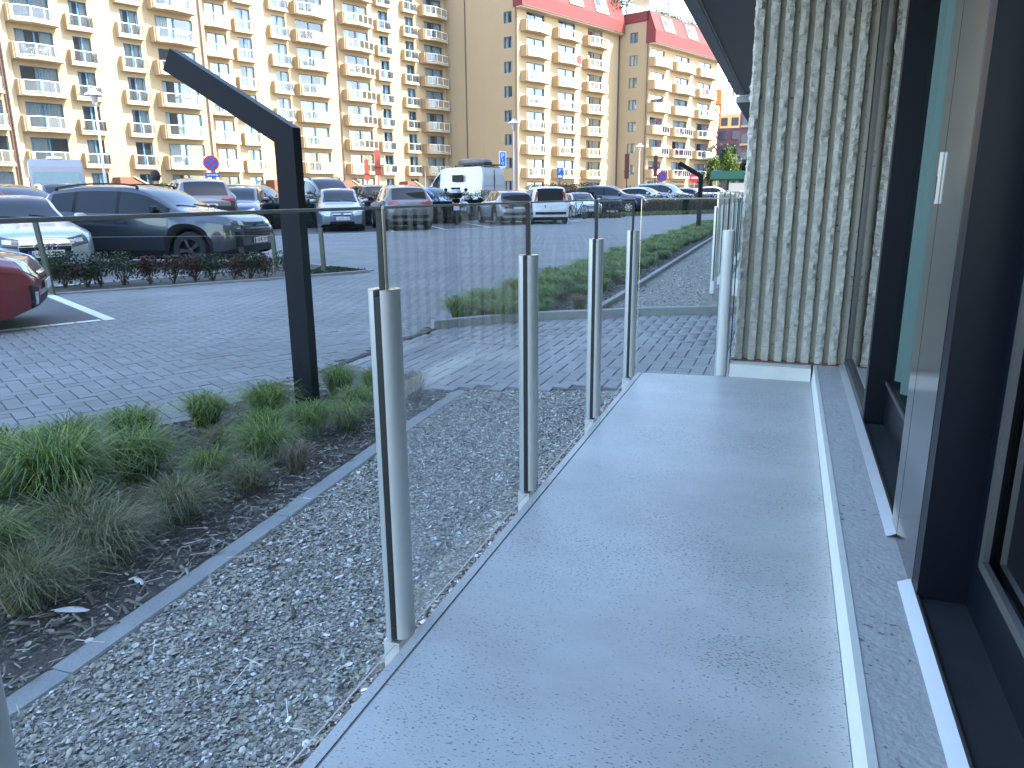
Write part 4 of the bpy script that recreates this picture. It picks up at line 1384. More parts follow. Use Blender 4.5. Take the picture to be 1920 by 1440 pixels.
def wheel_meshes(r, w, spokes, rimmat, face=True):
    t = MB()
    t.lathe([(r * .62, -w / 2), (r * .90, -w / 2), (r * .98, -w * .38), (r, -w * .2), (r, w * .2), (r * .98, w * .38), (r * .90, w / 2), (r * .62, w / 2), (r * .60, w * .3)], 28, axis='y')
    rm = MB()
    rm.lathe([(r * .66, w * .42), (r * .64, w * .47), (r * .60, w * .44), (r * .58, w * .1)], 28, axis='y')
    for k in range(spokes):
        a = 2 * math.pi * k / spokes
        for da in (-.10, .10):
            rm.bar((r * .10 * math.cos(a), w * .36, r * .10 * math.sin(a)), (r * .62 * math.cos(a + da), w * .40, r * .62 * math.sin(a + da)), .022, .035)
    rm.lathe([(r * .14, w * .30), (r * .14, w * .42), (0.001, w * .44)], 12, axis='y')
    dk = MB().lathe([(r * .63, w * .05), (0.001, w * .05)], 20, axis='y')
    return t.mesh('tyre', 'tyre'), rm.mesh('rim', rimmat), dk.mesh('brake_disc', 'arch_black')

def build_car(kind, pm, label, cat, pos, az, scale=1.0, group='cars parked in front of the apartments', rimmat='alloy', spokes=7, clad=False,
              front='plain', rear='plain', plate=None, roofmat=None, rails=False, detail=2, z=0.0, tint='car_glass'):
    c = CARS[kind]
    L, Wd, wr = c['L'], c['W'], c['wr']
    hw = Wd / 2
    root = tag(empty('parked_' + cat.replace(' ', '_'), (pos[0], pos[1], z), R(90 - az)), label, cat, group)
    root.scale = (scale,) * 3
    fx, rx = c['foh'], c['foh'] + c['wb']
    ra = wr * 1.17
    # stations
    st = set(np.round(np.linspace(0, L, 30 if detail < 2 else 44), 3))
    for w_ in (fx, rx):
        for k in range(-6, 7):
            st.add(round(w_ + ra * math.sin(k / 6 * math.pi / 2), 3))
    keys = [c['ws'][0], c['ws'][1]] + (list(c['rg']) if c['rg'] else []) + list(c['side'])
    st |= {round(k, 3) for k in keys}
    for e in (.015, .04, .09, .16): st |= {e, round(L - e, 3)}
    st = sorted(st)
    keyset = {round(k, 3) for k in keys}
    out = [st[0]]
    for s_ in st[1:]:
        if s_ - out[-1] < 0.012 and s_ not in keyset:
            continue
        out.append(s_)
    st = out
    def plan(x):
        a, b2 = min(1, x / .62), min(1, (L - x) / .55)
        fa = c['nose'] + (1 - c['nose']) * (1 - (1 - a) ** 2.6)
        fb = c['tail'] + (1 - c['tail']) * (1 - (1 - b2) ** 2.6)
        return hw * fa * fb
    def bottom(x):
        zb = c['clear'] + .10 * max(0, 1 - x / .25) + .12 * max(0, 1 - (L - x) / .3)
        for w_ in (fx, rx):
            if abs(x - w_) < ra:
                zb = max(zb, wr + math.sqrt(max(0, ra * ra - (x - w_) ** 2)))
        return zb
    NR = 13
    G = []
    for x in st:
        zt = smooth_tab(c['top'], x)
        zbelt = min(smooth_tab(c['belt'], x), zt - 0.012)
        w = plan(x)
        zb = min(bottom(x), zbelt - .04)
        yr = hw * c['roofw'] * min(1, (w / hw) ** .8)
        g = max(zt - zbelt, 0.0)
        crown = min(.05, g * .35)
        ge = g - crown
        gf = min(1, max(0, (g - .08) / .25))
        yb = w * .93
        ytop = yb + (yr - yb) * (gf if True else 1)
        ytop = w * .80 + (yr - w * .80) * gf
        rows = [(w * .955, zb), (w * .99, zb + .18 * (zbelt - zb)), (w * 1.0, zb + .5 * (zbelt - zb)), (w * .985, zb + .80 * (zbelt - zb)), (w * .975, zbelt - .035), (yb, zbelt),
                (yb + (ytop - yb) * .07, zbelt + ge * .06), (yb + (ytop - yb) * .86, zbelt + ge * .86), (ytop, zbelt + ge), (ytop * .90, zbelt + ge + crown * .45), (ytop * .6, zt - crown * .16), (ytop * .3, zt - crown * .03), (0, zt)]
        if clad is False:
            pass
        G.append(rows)
    nS = len(st)
    V = []
    def X(x): return L / 2 - x
    # nose and tail bulge
    for i, x in enumerate(st):
        for (y, zz) in G[i]:
            V.append((X(x), y, zz))
    for i, x in enumerate(st):
        for (y, zz) in G[i][:-1]:
            V.append((X(x), -y, zz))
    def vi(i, r, side):
        if r == NR - 1 or side > 0:
            return i * NR + r
        return nS * NR + i * (NR - 1) + r
    body_f, roof_f, side_g, ws_g, rg_g, clad_f, pil_f = [], [], [[], []], [], [], [], []
    s_ = c['side']
    spans = [(s_[2 * k], s_[2 * k + 1]) for k in range(len(s_) // 2)]
    for i in range(nS - 1):
        xm = (st[i] + st[i + 1]) / 2
        for r in range(NR - 1):
            for sd in (1, -1):
                q = (vi(i, r, sd), vi(i + 1, r, sd), vi(i + 1, r + 1, sd), vi(i, r + 1, sd))
                if sd < 0: q = q[::-1]
                if r == 6 and any(a < xm < b_ for a, b_ in spans):
                    side_g[0 if sd > 0 else 1].append(q)
                elif r >= 9 and c['ws'][0] < xm < c['ws'][1]:
                    ws_g.append(q)
                elif r >= 9 and c['rg'] and c['rg'][0] < xm < c['rg'][1]:
                    rg_g.append(q)
                elif r == 6 and s_[0] - .05 < xm < s_[-1] + .02 and len(s_) > 2:
                    pil_f.append(q)
                elif clad and (r == 0 or (r == 1 and any(abs(xm - w_) < ra * 1.15 for w_ in (fx, rx)))):
                    clad_f.append(q)
                elif roofmat and r >= 7 and c['ws'][0] < xm:
                    roof_f.append(q)
                else:
                    body_f.append(q)
    # caps: grid between the two sides
    def cap(i, sgn):
        cols = [-1, -.72, -.4, 0, .4, .72, 1]
        base = len(V)
        x0 = X(st[i])
        rows = G[i]
        for r in range(NR - 1):
            y, zz = rows[r]
            for f in cols[1:-1]:
                bul = .07 * (1 - f * f) * math.sin(math.pi * min(1, (r + .6) / 7.5)) + .015
                V.append((x0 + sgn * bul, y * f, zz + (rows[-1][1] - rows[8][1]) * 0 * f))
        def ci(r, k):
            if k == 0: return vi(i, r, -1)
            if k == 6: return vi(i, r, 1)
            return base + r * 5 + (k - 1)
        for r in range(NR - 2):
            for k in range(6):
                q = (ci(r, k), ci(r, k + 1), ci(r + 1, k + 1), ci(r + 1, k))
                body_f.append(q if sgn > 0 else q[::-1])
        top = [ci(NR - 2, k) for k in range(7)] + [vi(i, NR - 1, 1)]
        for k in range(6):
            q = (top[k], top[k + 1], top[7])
            body_f.append(q if sgn > 0 else q[::-1])
    cap(0, 1)
    cap(nS - 1, -1)
    def sub(name, faces, m, parent, off=0.0):
        if not faces: return None
        used = sorted({v for f in faces for v in f})
        mp = {v: k for k, v in enumerate(used)}
        me = bpy.data.meshes.new(name)
        me.from_pydata([V[v] for v in used], [], [tuple(mp[v] for v in f) for f in faces])
        me.polygons.foreach_set('use_smooth', [True] * len(faces))
        b = bmesh.new(); b.from_mesh(me); bmesh.ops.remove_doubles(b, verts=b.verts, dist=.0008)
        bmesh.ops.dissolve_degenerate(b, edges=b.edges, dist=.0005)
        b.to_mesh(me); b.free()
        me.set_sharp_from_angle(angle=R(38))
        me.materials.append(MATS[m] if isinstance(m, str) else m)
        return link(name, me, parent)
    body = sub('body', body_f, pm, root)
    if roof_f: sub('roof', roof_f, roofmat, root)
    if pil_f: sub('pillar', pil_f, 'black_plastic', root)
    if clad_f: sub('cladding', clad_f, 'black_plastic', root)
    sub('windscreen', ws_g, tint, root)
    sub('rear_window', rg_g, tint, root)
    for k in (0, 1): sub('side_window', side_g[k], tint, root)
    # underbody and wheel wells
    ub = MB()
    ub.box(-L / 2 + .35, L / 2 - .35, -hw + .10, hw - .10, c['clear'] - .03, c['clear'] + .12)
    for w_ in (fx, rx):
        ub.box(X(w_) - ra * 1.02, X(w_) + ra * 1.02, -hw + .30, hw - .30, c['clear'], wr * 2.3)
        for sd in (-1, 1):
            # arch liner
            pts = []
            n = 14
            for k in range(n + 1):
                t = math.pi * k / n
                pts.append((X(w_) + ra * 1.0 * math.cos(t), wr + ra * math.sin(t)))
            P = [(x, sd * hw * .93, zz) for x, zz in pts] + [(x, sd * (hw - .32), zz) for x, zz in pts]
            ub.poly(P, [(k, k + 1, n + 2 + k, n + 1 + k) for k in range(n)], True)
    ub.build('underbody', 'arch_black', root)
    tw = .215 if kind != 'box' else .18
    ty, rm, dk = wheel_meshes(wr, tw, spokes, rimmat)
    for w_ in (fx, rx):
        for sd in (1, -1):
            wo = link('wheel', ty, root, (X(w_), sd * (hw * .97 - tw / 2), wr))
            if sd < 0: wo.rotation_euler = (0, 0, math.pi)
            link('rim', rm, wo); link('brake_disc', dk, wo)
    # decals projected on the body shell
    allf = body_f + roof_f + pil_f + side_g[0] + side_g[1] + ws_g + rg_g + clad_f
    bvh = BVHTree.FromPolygons([Vector(v) for v in V], allf)
    def patch(name, corners, dirv, m, off=.006, nu=8, nv=4, parent=None, skirt=True):
        """four corners (in order) projected along dirv on the shell, given thickness"""
        dirv = Vector(dirv).normalized()
        cs = [Vector(p) for p in corners]
        P = []
        for j in range(nv + 1):
            for i in range(nu + 1):
                u, v = i / nu, j / nv
                p = cs[0] * (1 - u) * (1 - v) + cs[1] * u * (1 - v) + cs[2] * u * v + cs[3] * (1 - u) * v
                h = bvh.ray_cast(p - dirv * 2.0, dirv)
                if h[0] is None:
                    h = bvh.find_nearest(p)
                nn = h[1] if h[1].dot(dirv) < 0 else -h[1]
                P.append(h[0] + nn * off)
        b = MB()
        F = [(j * (nu + 1) + i, j * (nu + 1) + i + 1, (j + 1) * (nu + 1) + i + 1, (j + 1) * (nu + 1) + i) for j in range(nv) for i in range(nu)]
        if skirt:
            ring = [i for i in range(nu + 1)] + [(j) * (nu + 1) + nu for j in range(1, nv + 1)] + [nv * (nu + 1) + i for i in range(nu - 1, -1, -1)] + [j * (nu + 1) for j in range(nv - 1, 0, -1)]
            o = len(P)
            P2 = [P[k] + dirv * off * 3 for k in ring]
            n = len(ring)
            F += [(ring[k], ring[(k + 1) % n], o + (k + 1) % n, o + k) for k in range(n)]
            P = P + P2
        b.poly(P, F, True)
        return b.build(name, m, parent or root)
    XF, XB = L / 2, -L / 2
    nz = c['top'][0][1]
    FD, BD = (-1, 0, 0), (1, 0, 0)
    def number_plate(xs, zc, w=.52, h=.11, dirv=FD, txt=None):
        sgn = 1 if dirv[0] < 0 else -1
        hit = bvh.ray_cast(Vector((sgn * (XF + 1), 0, zc)), Vector(dirv))
        x = hit[0].x + sgn * .015 if hit[0] else sgn * XF
        b = MB().box(min(x, x + sgn * .012), max(x, x + sgn * .012), -w / 2, w / 2, zc - h / 2, zc + h / 2)
        p = b.build('number_plate', 'plate_white', root)
        sb = MB().box(min(x + sgn * .012, x + sgn * .0135), max(x + sgn * .012, x + sgn * .0135), *((-w / 2, -w / 2 + .045) if sgn > 0 else (w / 2 - .045, w / 2)), zc - h / 2, zc + h / 2)
        if sgn > 0:
            sb = MB().box(x + .012, x + .0135, w / 2 * -1, w / 2 * -1 + .045, zc - h / 2, zc + h / 2)
        sb.build('plate_band', 'plate_blue', p)
        if txt:
            text_part(txt, h * .92, p, (x + sgn * .013, .012 * sgn, zc - .002), (math.pi / 2, 0, math.pi / 2 * sgn), 'plate_red')
        return x
    # lights, grille, handles, mirrors, seams
    if detail >= 1:
        zl = c['top'][1][1] - .10
        wn_ = plan(.05)
        for sd in (1, -1):
            if front == 'red':
                patch('headlight', [(XF, sd * wn_ * .55, zl - .12), (XF, sd * wn_ * 1.0, zl + .0), (XF, sd * wn_ * 1.02, zl + .19), (XF, sd * wn_ * .62, zl + .05)], (-1, -sd * .8, 0), 'lamp_clear', .008)
                patch('fog_light', [(XF, sd * wn_ * .72, zl - .38), (XF, sd * wn_ * .86, zl - .38), (XF, sd * wn_ * .86, zl - .24), (XF, sd * wn_ * .72, zl - .24)], (-1, -sd * .3, 0), 'lamp_clear', .010)
                patch('fog_surround', [(XF, sd * wn_ * .62, zl - .46), (XF, sd * wn_ * .96, zl - .46), (XF, sd * wn_ * .98, zl - .16), (XF, sd * wn_ * .66, zl - .20)], (-1, -sd * .3, 0), 'black_plastic', .004)
            elif front == 'suv':
                patch('headlight', [(XF, sd * wn_ * .52, zl - .05), (XF, sd * wn_ * 1.02, zl + .02), (XF, sd * wn_ * 1.10, zl + .13), (XF, sd * wn_ * .55, zl + .05)], (-1, -sd * .75, 0), 'lamp_dark', .008)
                patch('headlight_lens', [(XF, sd * wn_ * .60, zl - .02), (XF, sd * wn_ * .80, zl - .01), (XF, sd * wn_ * .82, zl + .06), (XF, sd * wn_ * .64, zl + .05)], (-1, -sd * .75, 0), 'lamp_clear', .012, 4, 2)
                patch('bumper_vent', [(XF, sd * wn_ * .70, zl - .42), (XF, sd * wn_ * .98, zl - .42), (XF, sd * wn_ * 1.0, zl - .12), (XF, sd * wn_ * .80, zl - .16)], (-1, -sd * .6, 0), 'black_plastic', .005)
            else:
                patch('headlight', [(XF, sd * wn_ * .50, zl - .12), (XF, sd * wn_ * 1.0, zl - .07), (XF, sd * wn_ * 1.04, zl + .09), (XF, sd * wn_ * .54, zl + .02)], (-1, -sd * .8, 0), 'lamp_dark' if front == 'rings' else 'lamp_clear', .008)
                if front == 'rings':
                    patch('headlight_lens', [(XF, sd * wn_ * .66, zl - .05), (XF, sd * wn_ * .86, zl - .04), (XF, sd * wn_ * .88, zl + .03), (XF, sd * wn_ * .68, zl + .01)], (-1, -sd * .8, 0), 'lamp_clear', .012, 4, 2)
        if front == 'rings':
            patch('grille', [(XF, -.33, zl - .36), (XF, .33, zl - .36), (XF, .40, zl - .02), (XF, -.40, zl - .02)], FD, 'black_plastic', .006)
            patch('grille_frame', [(XF, -.36, zl - .38), (XF, .36, zl - .38), (XF, .435, zl + .003), (XF, -.435, zl + .003)], FD, 'chrome', .002)
            for k in range(5):
                zz = zl - .08 - .055 * k
                patch('grille_bar', [(XF, -.36, zz), (XF, .36, zz), (XF, .36, zz + .012), (XF, -.36, zz + .012)], FD, 'alloy_dark', .014, 6, 1)
            hx = bvh.ray_cast(Vector((XF + 1, 0, zl - .1)), Vector(FD))[0].x + .02
            em = MB()
            for k in range(4):
                em.torus((hx, (k - 1.5) * .080, zl - .100), .054, .009, 'x', 20, 6)
            em.build('emblem', 'chrome', root)
            number_plate(XF, zl - .21, txt=plate)
            patch('lower_grille', [(XF, -.62, zl - .50), (XF, .62, zl - .50), (XF, .62, zl - .41), (XF, -.62, zl - .41)], FD, 'black_plastic', .005)
        elif front == 'suv':
            patch('grille', [(XF, -.50, zl - .24), (XF, .50, zl - .24), (XF, .56, zl + .03), (XF, -.56, zl + .03)], FD, 'black_plastic', .006)
            for k in range(4):
                zz = zl - .20 + .055 * k
                patch('grille_bar', [(XF, -.48, zz), (XF, .48, zz), (XF, .48, zz + .01), (XF, -.48, zz + .01)], FD, 'alloy_dark', .012, 6, 1)
            hx = bvh.ray_cast(Vector((XF + 1, 0, zl - .05)), Vector(FD))[0].x + .016
            MB().extr([(-.045, zl - .02), (0, zl - .10), (.045, zl - .02), (.04, zl + .02), (-.04, zl + .02)], 0, hx, hx + .01).build('emblem', 'alloy_dark', root)
            number_plate(XF, zl - .31, txt=plate)
            patch('lower_grille', [(XF, -.55, zl - .52), (XF, .55, zl - .52), (XF, .58, zl - .40), (XF, -.58, zl - .40)], FD, 'black_plastic', .005)
            patch('skid_trim', [(XF, -.60, zl - .56), (XF, .60, zl - .56), (XF, .60, zl - .535), (XF, -.60, zl - .535)], FD, 'alloy', .012, 6, 1)
        elif front in ('plain', 'bow', 'red'):
            patch('grille', [(XF, -.30, zl - .10), (XF, .30, zl - .10), (XF, .33, zl + .0), (XF, -.33, zl + .0)], FD, 'black_plastic', .006)
            patch('grille_trim', [(XF, -.31, zl - .062), (XF, .31, zl - .062), (XF, .31, zl - .045), (XF, -.31, zl - .045)], FD, 'chrome', .012, 6, 1)
            if front == 'bow':
                hx = bvh.ray_cast(Vector((XF + 1, 0, zl - .05)), Vector(FD))[0].x + .016
                e = MB().extr([(-.055, zl - .066), (-.012, zl - .066), (-.01, zl - .078), (.012, zl - .078), (.014, zl - .066), (.05, zl - .066), (.056, zl - .042), (.014, zl - .042), (.012, zl - .03), (-.01, zl - .03), (-.012, zl - .042), (-.05, zl - .042)], 0, hx, hx + .008)
                e.build('emblem', 'chrome', root)
            number_plate(XF, zl - .20, txt=plate)
            patch('lower_grille', [(XF, -.42, zl - .40), (XF, .42, zl - .40), (XF, .40, zl - .30), (XF, -.40, zl - .30)], FD, 'black_plastic', .005)
        # tail
        zt_ = c['belt'][-2][1]
        wt = plan(L - .05)
        if rear == 'wide':
            for sd in (1, -1):
                patch('tail_light', [(XB, sd * wt * .48, zt_ - .06), (XB, sd * wt * 1.04, zt_ - .11), (XB, sd * wt * 1.06, zt_ + .02), (XB, sd * wt * .70, zt_ + .03)], (1, -sd * .8, 0), 'lamp_red', .008)
        elif rear == 'tall':
            for sd in (1, -1):
                patch('tail_light', [(XB, sd * wt * .86, zt_ + .02), (XB, sd * wt * .99, zt_ + .02), (XB, sd * wt * .90, zt_ + .46), (XB, sd * wt * .78, zt_ + .46)], (1, -sd * .5, 0), 'lamp_red', .010)
        elif rear == 'van':
            for sd in (1, -1):
                patch('tail_light', [(XB, sd * wt * .92, .85), (XB, sd * wt * 1.03, .85), (XB, sd * wt * 1.0, 1.25), (XB, sd * wt * .92, 1.25)], (1, -sd * .8, 0), 'lamp_red', .010)
        else:
            for sd in (1, -1):
                patch('tail_light', [(XB, sd * wt * .62, zt_ - .16), (XB, sd * wt * 1.04, zt_ - .16), (XB, sd * wt * 1.05, zt_ + .0), (XB, sd * wt * .66, zt_ + .01)], (1, -sd * .8, 0), 'lamp_red', .008)
        number_plate(XB, zt_ - (.22 if rear != 'tall' else .13), dirv=BD, txt=None if rear == 'plain' else '1-ABC-000' if False else None)
        if clad or rear == 'tall':
            patch('rear_bumper', [(XB, -wt * .85, c['clear'] + .22), (XB, wt * .85, c['clear'] + .22), (XB, wt * .85, c['clear'] + .33), (XB, -wt * .85, c['clear'] + .33)], BD, 'black_plastic', .008)
        # mirrors
        xm_ = c['side'][0] + .06
        zm = smooth_tab(c['belt'], xm_) + .03
        for sd in (1, -1):
            b = MB()
            y0 = sd * plan(xm_) * .93
            o_ = [(.0, .0), (.05, .02), (.09, .07), (.07, .13), (.0, .15), (-.04, .13), (-.05, .03)]
            P = []
            for k, (yy, sc) in enumerate(((.05, .55), (.09, .95), (.20, 1.0), (.245, .7))):
                for (xx, zz) in o_:
                    P.append((X(xm_) + xx * sc - .02, y0 + sd * yy, zm + .02 + (zz - .075) * sc + .075))
            n = len(o_)
            F = [(k * n + i, k * n + (i + 1) % n, (k + 1) * n + (i + 1) % n, (k + 1) * n + i) for k in range(3) for i in range(n)] + [tuple(range(n)), tuple(range(3 * n, 4 * n))]
            b.poly(P, F, True)
            mo = b.build('mirror', pm if not clad else 'black_plastic', root)
            MB().bar((X(xm_) - .01, y0 - sd * .01, zm + .02), (X(xm_) - .01, y0 + sd * .07, zm + .06), .07, .035).build('mirror_arm', 'black_plastic', mo)
    if detail >= 2:
        # door seams, handles and sill on both sides
        for sd in (1, -1):
            xs_ = ([c['side'][0] - .10] + [(c['side'][1] + c['side'][2]) / 2, c['side'][-2] - .04]) if len(c['side']) > 2 else [c['side'][0] - .1, c['side'][1] + .06]
            seam = MB()
            for xx in xs_:
                zt2 = smooth_tab(c['belt'], xx)
                P = []
                zb2 = c['clear'] + .10
                if abs(xx - rx) < ra + .05:
                    zb2 = bottom(xx) + .03
                n = 10
                for k in range(n + 1):
                    zz = zb2 + (zt2 - zb2) * k / n
                    for dx in (-.004, .004):
                        h = bvh.ray_cast(Vector((X(xx) + dx, sd * 3, zz)), Vector((0, -sd, 0)))
                        P.append((h[0].x, h[0].y + sd * .0015, h[0].z) if h[0] else (X(xx), sd * hw, zz))
                seam.poly(P, [(2 * k, 2 * k + 1, 2 * k + 3, 2 * k + 2) for k in range(n)])
            seam.build('door_seam', 'arch_black', root)
            for xx in (xs_[1:] if len(xs_) > 2 else xs_[1:]):
                zz = smooth_tab(c['belt'], xx) - .13
                h = bvh.ray_cast(Vector((X(xx - .14), sd * 3, zz)), Vector((0, -sd, 0)))
                if h[0]:
                    MB().bar((X(xx - .22), h[0].y + sd * .022, zz), (X(xx - .06), h[0].y + sd * .022, zz + .008), .022, .026).build('door_handle', pm, root)
        # wipers
        x0_ = c['ws'][0] + .05
        for y0, y1 in ((.10, .60), (-.50, .02)):
            P = []
            for k in range(6):
                t = k / 5
                yy = (y0 + (y1 - y0) * t)
                h = bvh.ray_cast(Vector((X(x0_ + .10 * (1 - t)) + .0, yy, 4)), Vector((0, 0, -1)))
                P.append(h[0] + Vector((0, 0, .008)))
            w_ = MB()
            for p, q in zip(P[:-1], P[1:]): w_.bar(p, q, .010, .010)
            w_.build('wiper', 'rubber', root)
    if rails:
        for sd in (1, -1):
            y = sd * hw * (c['roofw'] * .93)
            b = MB()
            xs2 = np.linspace(c['ws'][1] + .1, (c['rg'][0] if c['rg'] else L - .5) - .1, 8)
            P = [(X(x), y, smooth_tab(c['top'], x) + .012) for x in xs2]
            for p, q in zip(P[:-1], P[1:]): b.bar(p, q, .03, .03)
            for p in (P[0], P[-1]): b.bar((p[0], p[1], p[2] - .06), p, .04, .04)
            b.build('roof_rail', 'black_plastic', root)
    return root, bvh, c

P_grey = paint('paint_dark_grey', (0.038, 0.045, 0.056), 0.4, 0.28)
P_silver = paint('paint_silver', (0.44, 0.47, 0.50), 0.4, 0.3)
P_redc = paint('paint_red', (0.20, 0.012, 0.018), 0.2, 0.3)
P_blueg = paint('paint_blue_grey', (0.20, 0.235, 0.28), 0.5, 0.3)
P_brownsilver = paint('paint_grey_brown', (0.15, 0.145, 0.145), 0.4, 0.3)
P_lgrey = paint('paint_light_grey', (0.33, 0.33, 0.34), 0.45, 0.3)
P_white = paint('paint_white', (0.66, 0.67, 0.67), 0.0, 0.35)
P_black = paint('paint_black', (0.012, 0.012, 0.014), 0.2, 0.2)
P_maroon = paint('paint_maroon', (0.055, 0.02, 0.022), 0.3, 0.3)
P_navy = paint('paint_navy', (0.018, 0.026, 0.055), 0.35, 0.25)
P_lblue = paint('paint_light_blue', (0.15, 0.23, 0.36), 0.3, 0.3)
P_vanw = paint('paint_van_white', (0.52, 0.53, 0.56), 0.0, 0.4)

build_car('suv', P_grey, 'dark grey SUV with black wheels seen from its right side at the left', 'suv', (-10.74, 10.80), 80, .88, rimmat='alloy_dark', spokes=5, clad=True, front='suv', plate='1-GHK-771', rails=True)
build_car('hatch', P_silver, 'silver hatchback with a four-ring emblem in its dark grille', 'hatchback', (-11.70, 8.86), 116, .88, front='rings', plate='1-PHX-152')
build_car('hatch', P_redc, 'red hatchback cut by the left edge of the photo', 'hatchback', (-7.92, 4.16), 44, .81, front='red', spokes=5)
build_car('mini', P_blueg, 'blue-grey small hatchback facing the camera beyond the lamp column', 'hatchback', (-15.52, 24.4), 145, 1.0, front='bow', plate='1-GAX-127', spokes=6)
build_car('suv', P_brownsilver, 'grey-brown SUV parked nose-in beside the motorcycle', 'suv', (-13.80, 25.85), -38, .98, rear='wide', clad=True)
build_car('hatch', P_lgrey, 'light grey hatchback with black roof beside the motorcycle, rear quarter showing', 'hatchback', (-11.65, 31.45), -37, 1.0, rear='plain', clad=True, roofmat='paint_black', spokes=6)
build_car('box', P_white, 'boxy white small car with tall red tail lights', 'hatchback', (-10.1, 32.15), -27, 1.0, rear='tall', spokes=8)
# second rank
build_car('sedan', P_maroon, 'dark maroon estate half hidden behind the silver hatchback', 'car', (-16.3, 12.3), 85, 1.0, z=.08, detail=1)
build_car('suv', P_navy, 'dark blue SUV parked in front of the motorhome', 'suv', (-24.4, 20.5), 120, 1.0, z=.15, detail=1)
build_car('sedan', P_navy, 'dark estate car behind the standing person', 'car', (-25.0, 24.6), 80, 1.0, z=.25, detail=1, rails=True)
build_car('suv', P_black, 'black SUV showing its rear above the dark grey one', 'suv', (-18.1, 20.0), -52, 1.0, z=.16, detail=1, rear='wide', roofmat='paint_grey_brown')
build_car('mini', P_navy, 'small dark blue hatchback facing the camera beside the black SUV', 'hatchback', (-18.4, 22.6), 148, 1.0, z=.08, detail=1)
build_car('suv', P_grey, 'charcoal SUV behind the hedge left of the lamp column', 'suv', (-20.4, 26.0), 85, 1.0, z=.10, detail=1)
build_car('mpv', P_brownsilver, 'grey people carrier with roof rails behind the blue-grey hatchback', 'people carrier', (-18.3, 27.6), 120, 1.0, z=.18, detail=1, rails=True)
build_car('suv', P_maroon, 'dark maroon SUV seen between the hatchback and the grey-brown SUV', 'suv', (-20.2, 34.2), -50, 1.0, z=.15, detail=1, rear='wide')
build_car('mini', P_lblue, 'light blue hatchback behind the motorcycle', 'hatchback', (-16.4, 34.0), 110, 1.0, z=.12, detail=1)
build_car('suv', P_navy, 'dark blue SUV behind the far hedge, nose to the right', 'suv', (-10.3, 46.0), 86, 1.0, z=.10, detail=1)
build_car('hatch', P_silver, 'silver hatchback facing the camera beside the bicycle', 'hatchback', (-10.7, 40.6), 150, .95, z=-.03, detail=1)
build_car('hatch', P_white, 'white hatchback behind the far hedge, first of the pale ones', 'hatchback', (-9.6, 54.3), 105, 1.05, z=.2, detail=1)
build_car('mpv', P_lgrey, 'pale people carrier behind the far hedge', 'people carrier', (-9.0, 59.3), 105, 1.0, z=.2, detail=1)
build_car('hatch', P_lgrey, 'pale grey hatchback left of the no-entry sign behind the hedge', 'hatchback', (-7.4, 62.8), 100, 1.0, z=.25, detail=1)
build_car('hatch', P_white, 'white hatchback rightmost behind the far hedge', 'hatchback', (-5.9, 67.7), 100, 1.05, z=.3, detail=1)
build_car('sedan', P_redc, 'dark red saloon roof beyond the white boxy car', 'car', (-13.3, 50.3), 70, 1.0, z=.15, detail=1)
build_car('suv', P_lgrey, 'grey SUV roof in the second line beyond the dark blue SUV', 'suv', (-12.9, 58.4), 80, 1.05, z=.2, detail=1)

# white camper van with a roof box
vroot, vb, vc = build_car('van', P_vanw, 'tall white panel van with black roof box', 'van', (-19.0, 43.8), -62, 1.0, group='large vans', z=.27, detail=1, rear='van')
b = MB()
sec = [(-.42, .06), (-.40, .0), (.40, .0), (.42, .06), (.40, .26), (.30, .34), (-.30, .34), (-.40, .26)]
xs = [(-2.2, .35), (-2.1, .7), (-1.6, .92), (-.8, 1.0), (0.0, 1.0), (.15, .9), (.22, .5)]
P = []
for x, k in xs:
    P += [(x - .3, y * (.6 + .4 * k), 2.72 + zz * k) for y, zz in sec]
n = 8
b.poly(P, [(k * n + i, k * n + (i + 1) % n, (k + 1) * n + (i + 1) % n, (k + 1) * n + i) for k in range(len(xs) - 1) for i in range(n)] + [tuple(range(n)), tuple(range(len(P) - n, len(P)))], True)
for v in range(len(b.v)):
    pass
rb = b.build('roof_box', 'roof_box', None, (-19.0, 43.8, .27), R(90 + 62))
tag(rb, 'long black roof box on top of the white panel van', 'roof box')
rk = MB()
for x in (-2.1, -1.1, -.3): 
    rk.bar((x, -.72, 2.66), (x, .72, 2.66), .05, .04)
    for y in (-.7, .7): rk.bar((x, y, 2.58), (x, y, 2.66), .04, .04)
rk.box(-2.95, -2.5, -.7, .7, 2.62, 2.68)
rk.build('roof_rack', 'black_plastic', vroot)
MB().box(-1.35, -.35, 1.0, 1.045, 1.72, 2.12).build('side_window', 'black_plastic', vroot)
MB().box(-3.03, -3.0, -.01, .01, .6, 2.4).build('door_seam', 'arch_black', vroot)
for y in (-.45, .45):
    MB().box(-3.022, -3.0, y - .38, y + .38, 1.5, 2.05).build('door_panel', P_vanw, vroot)

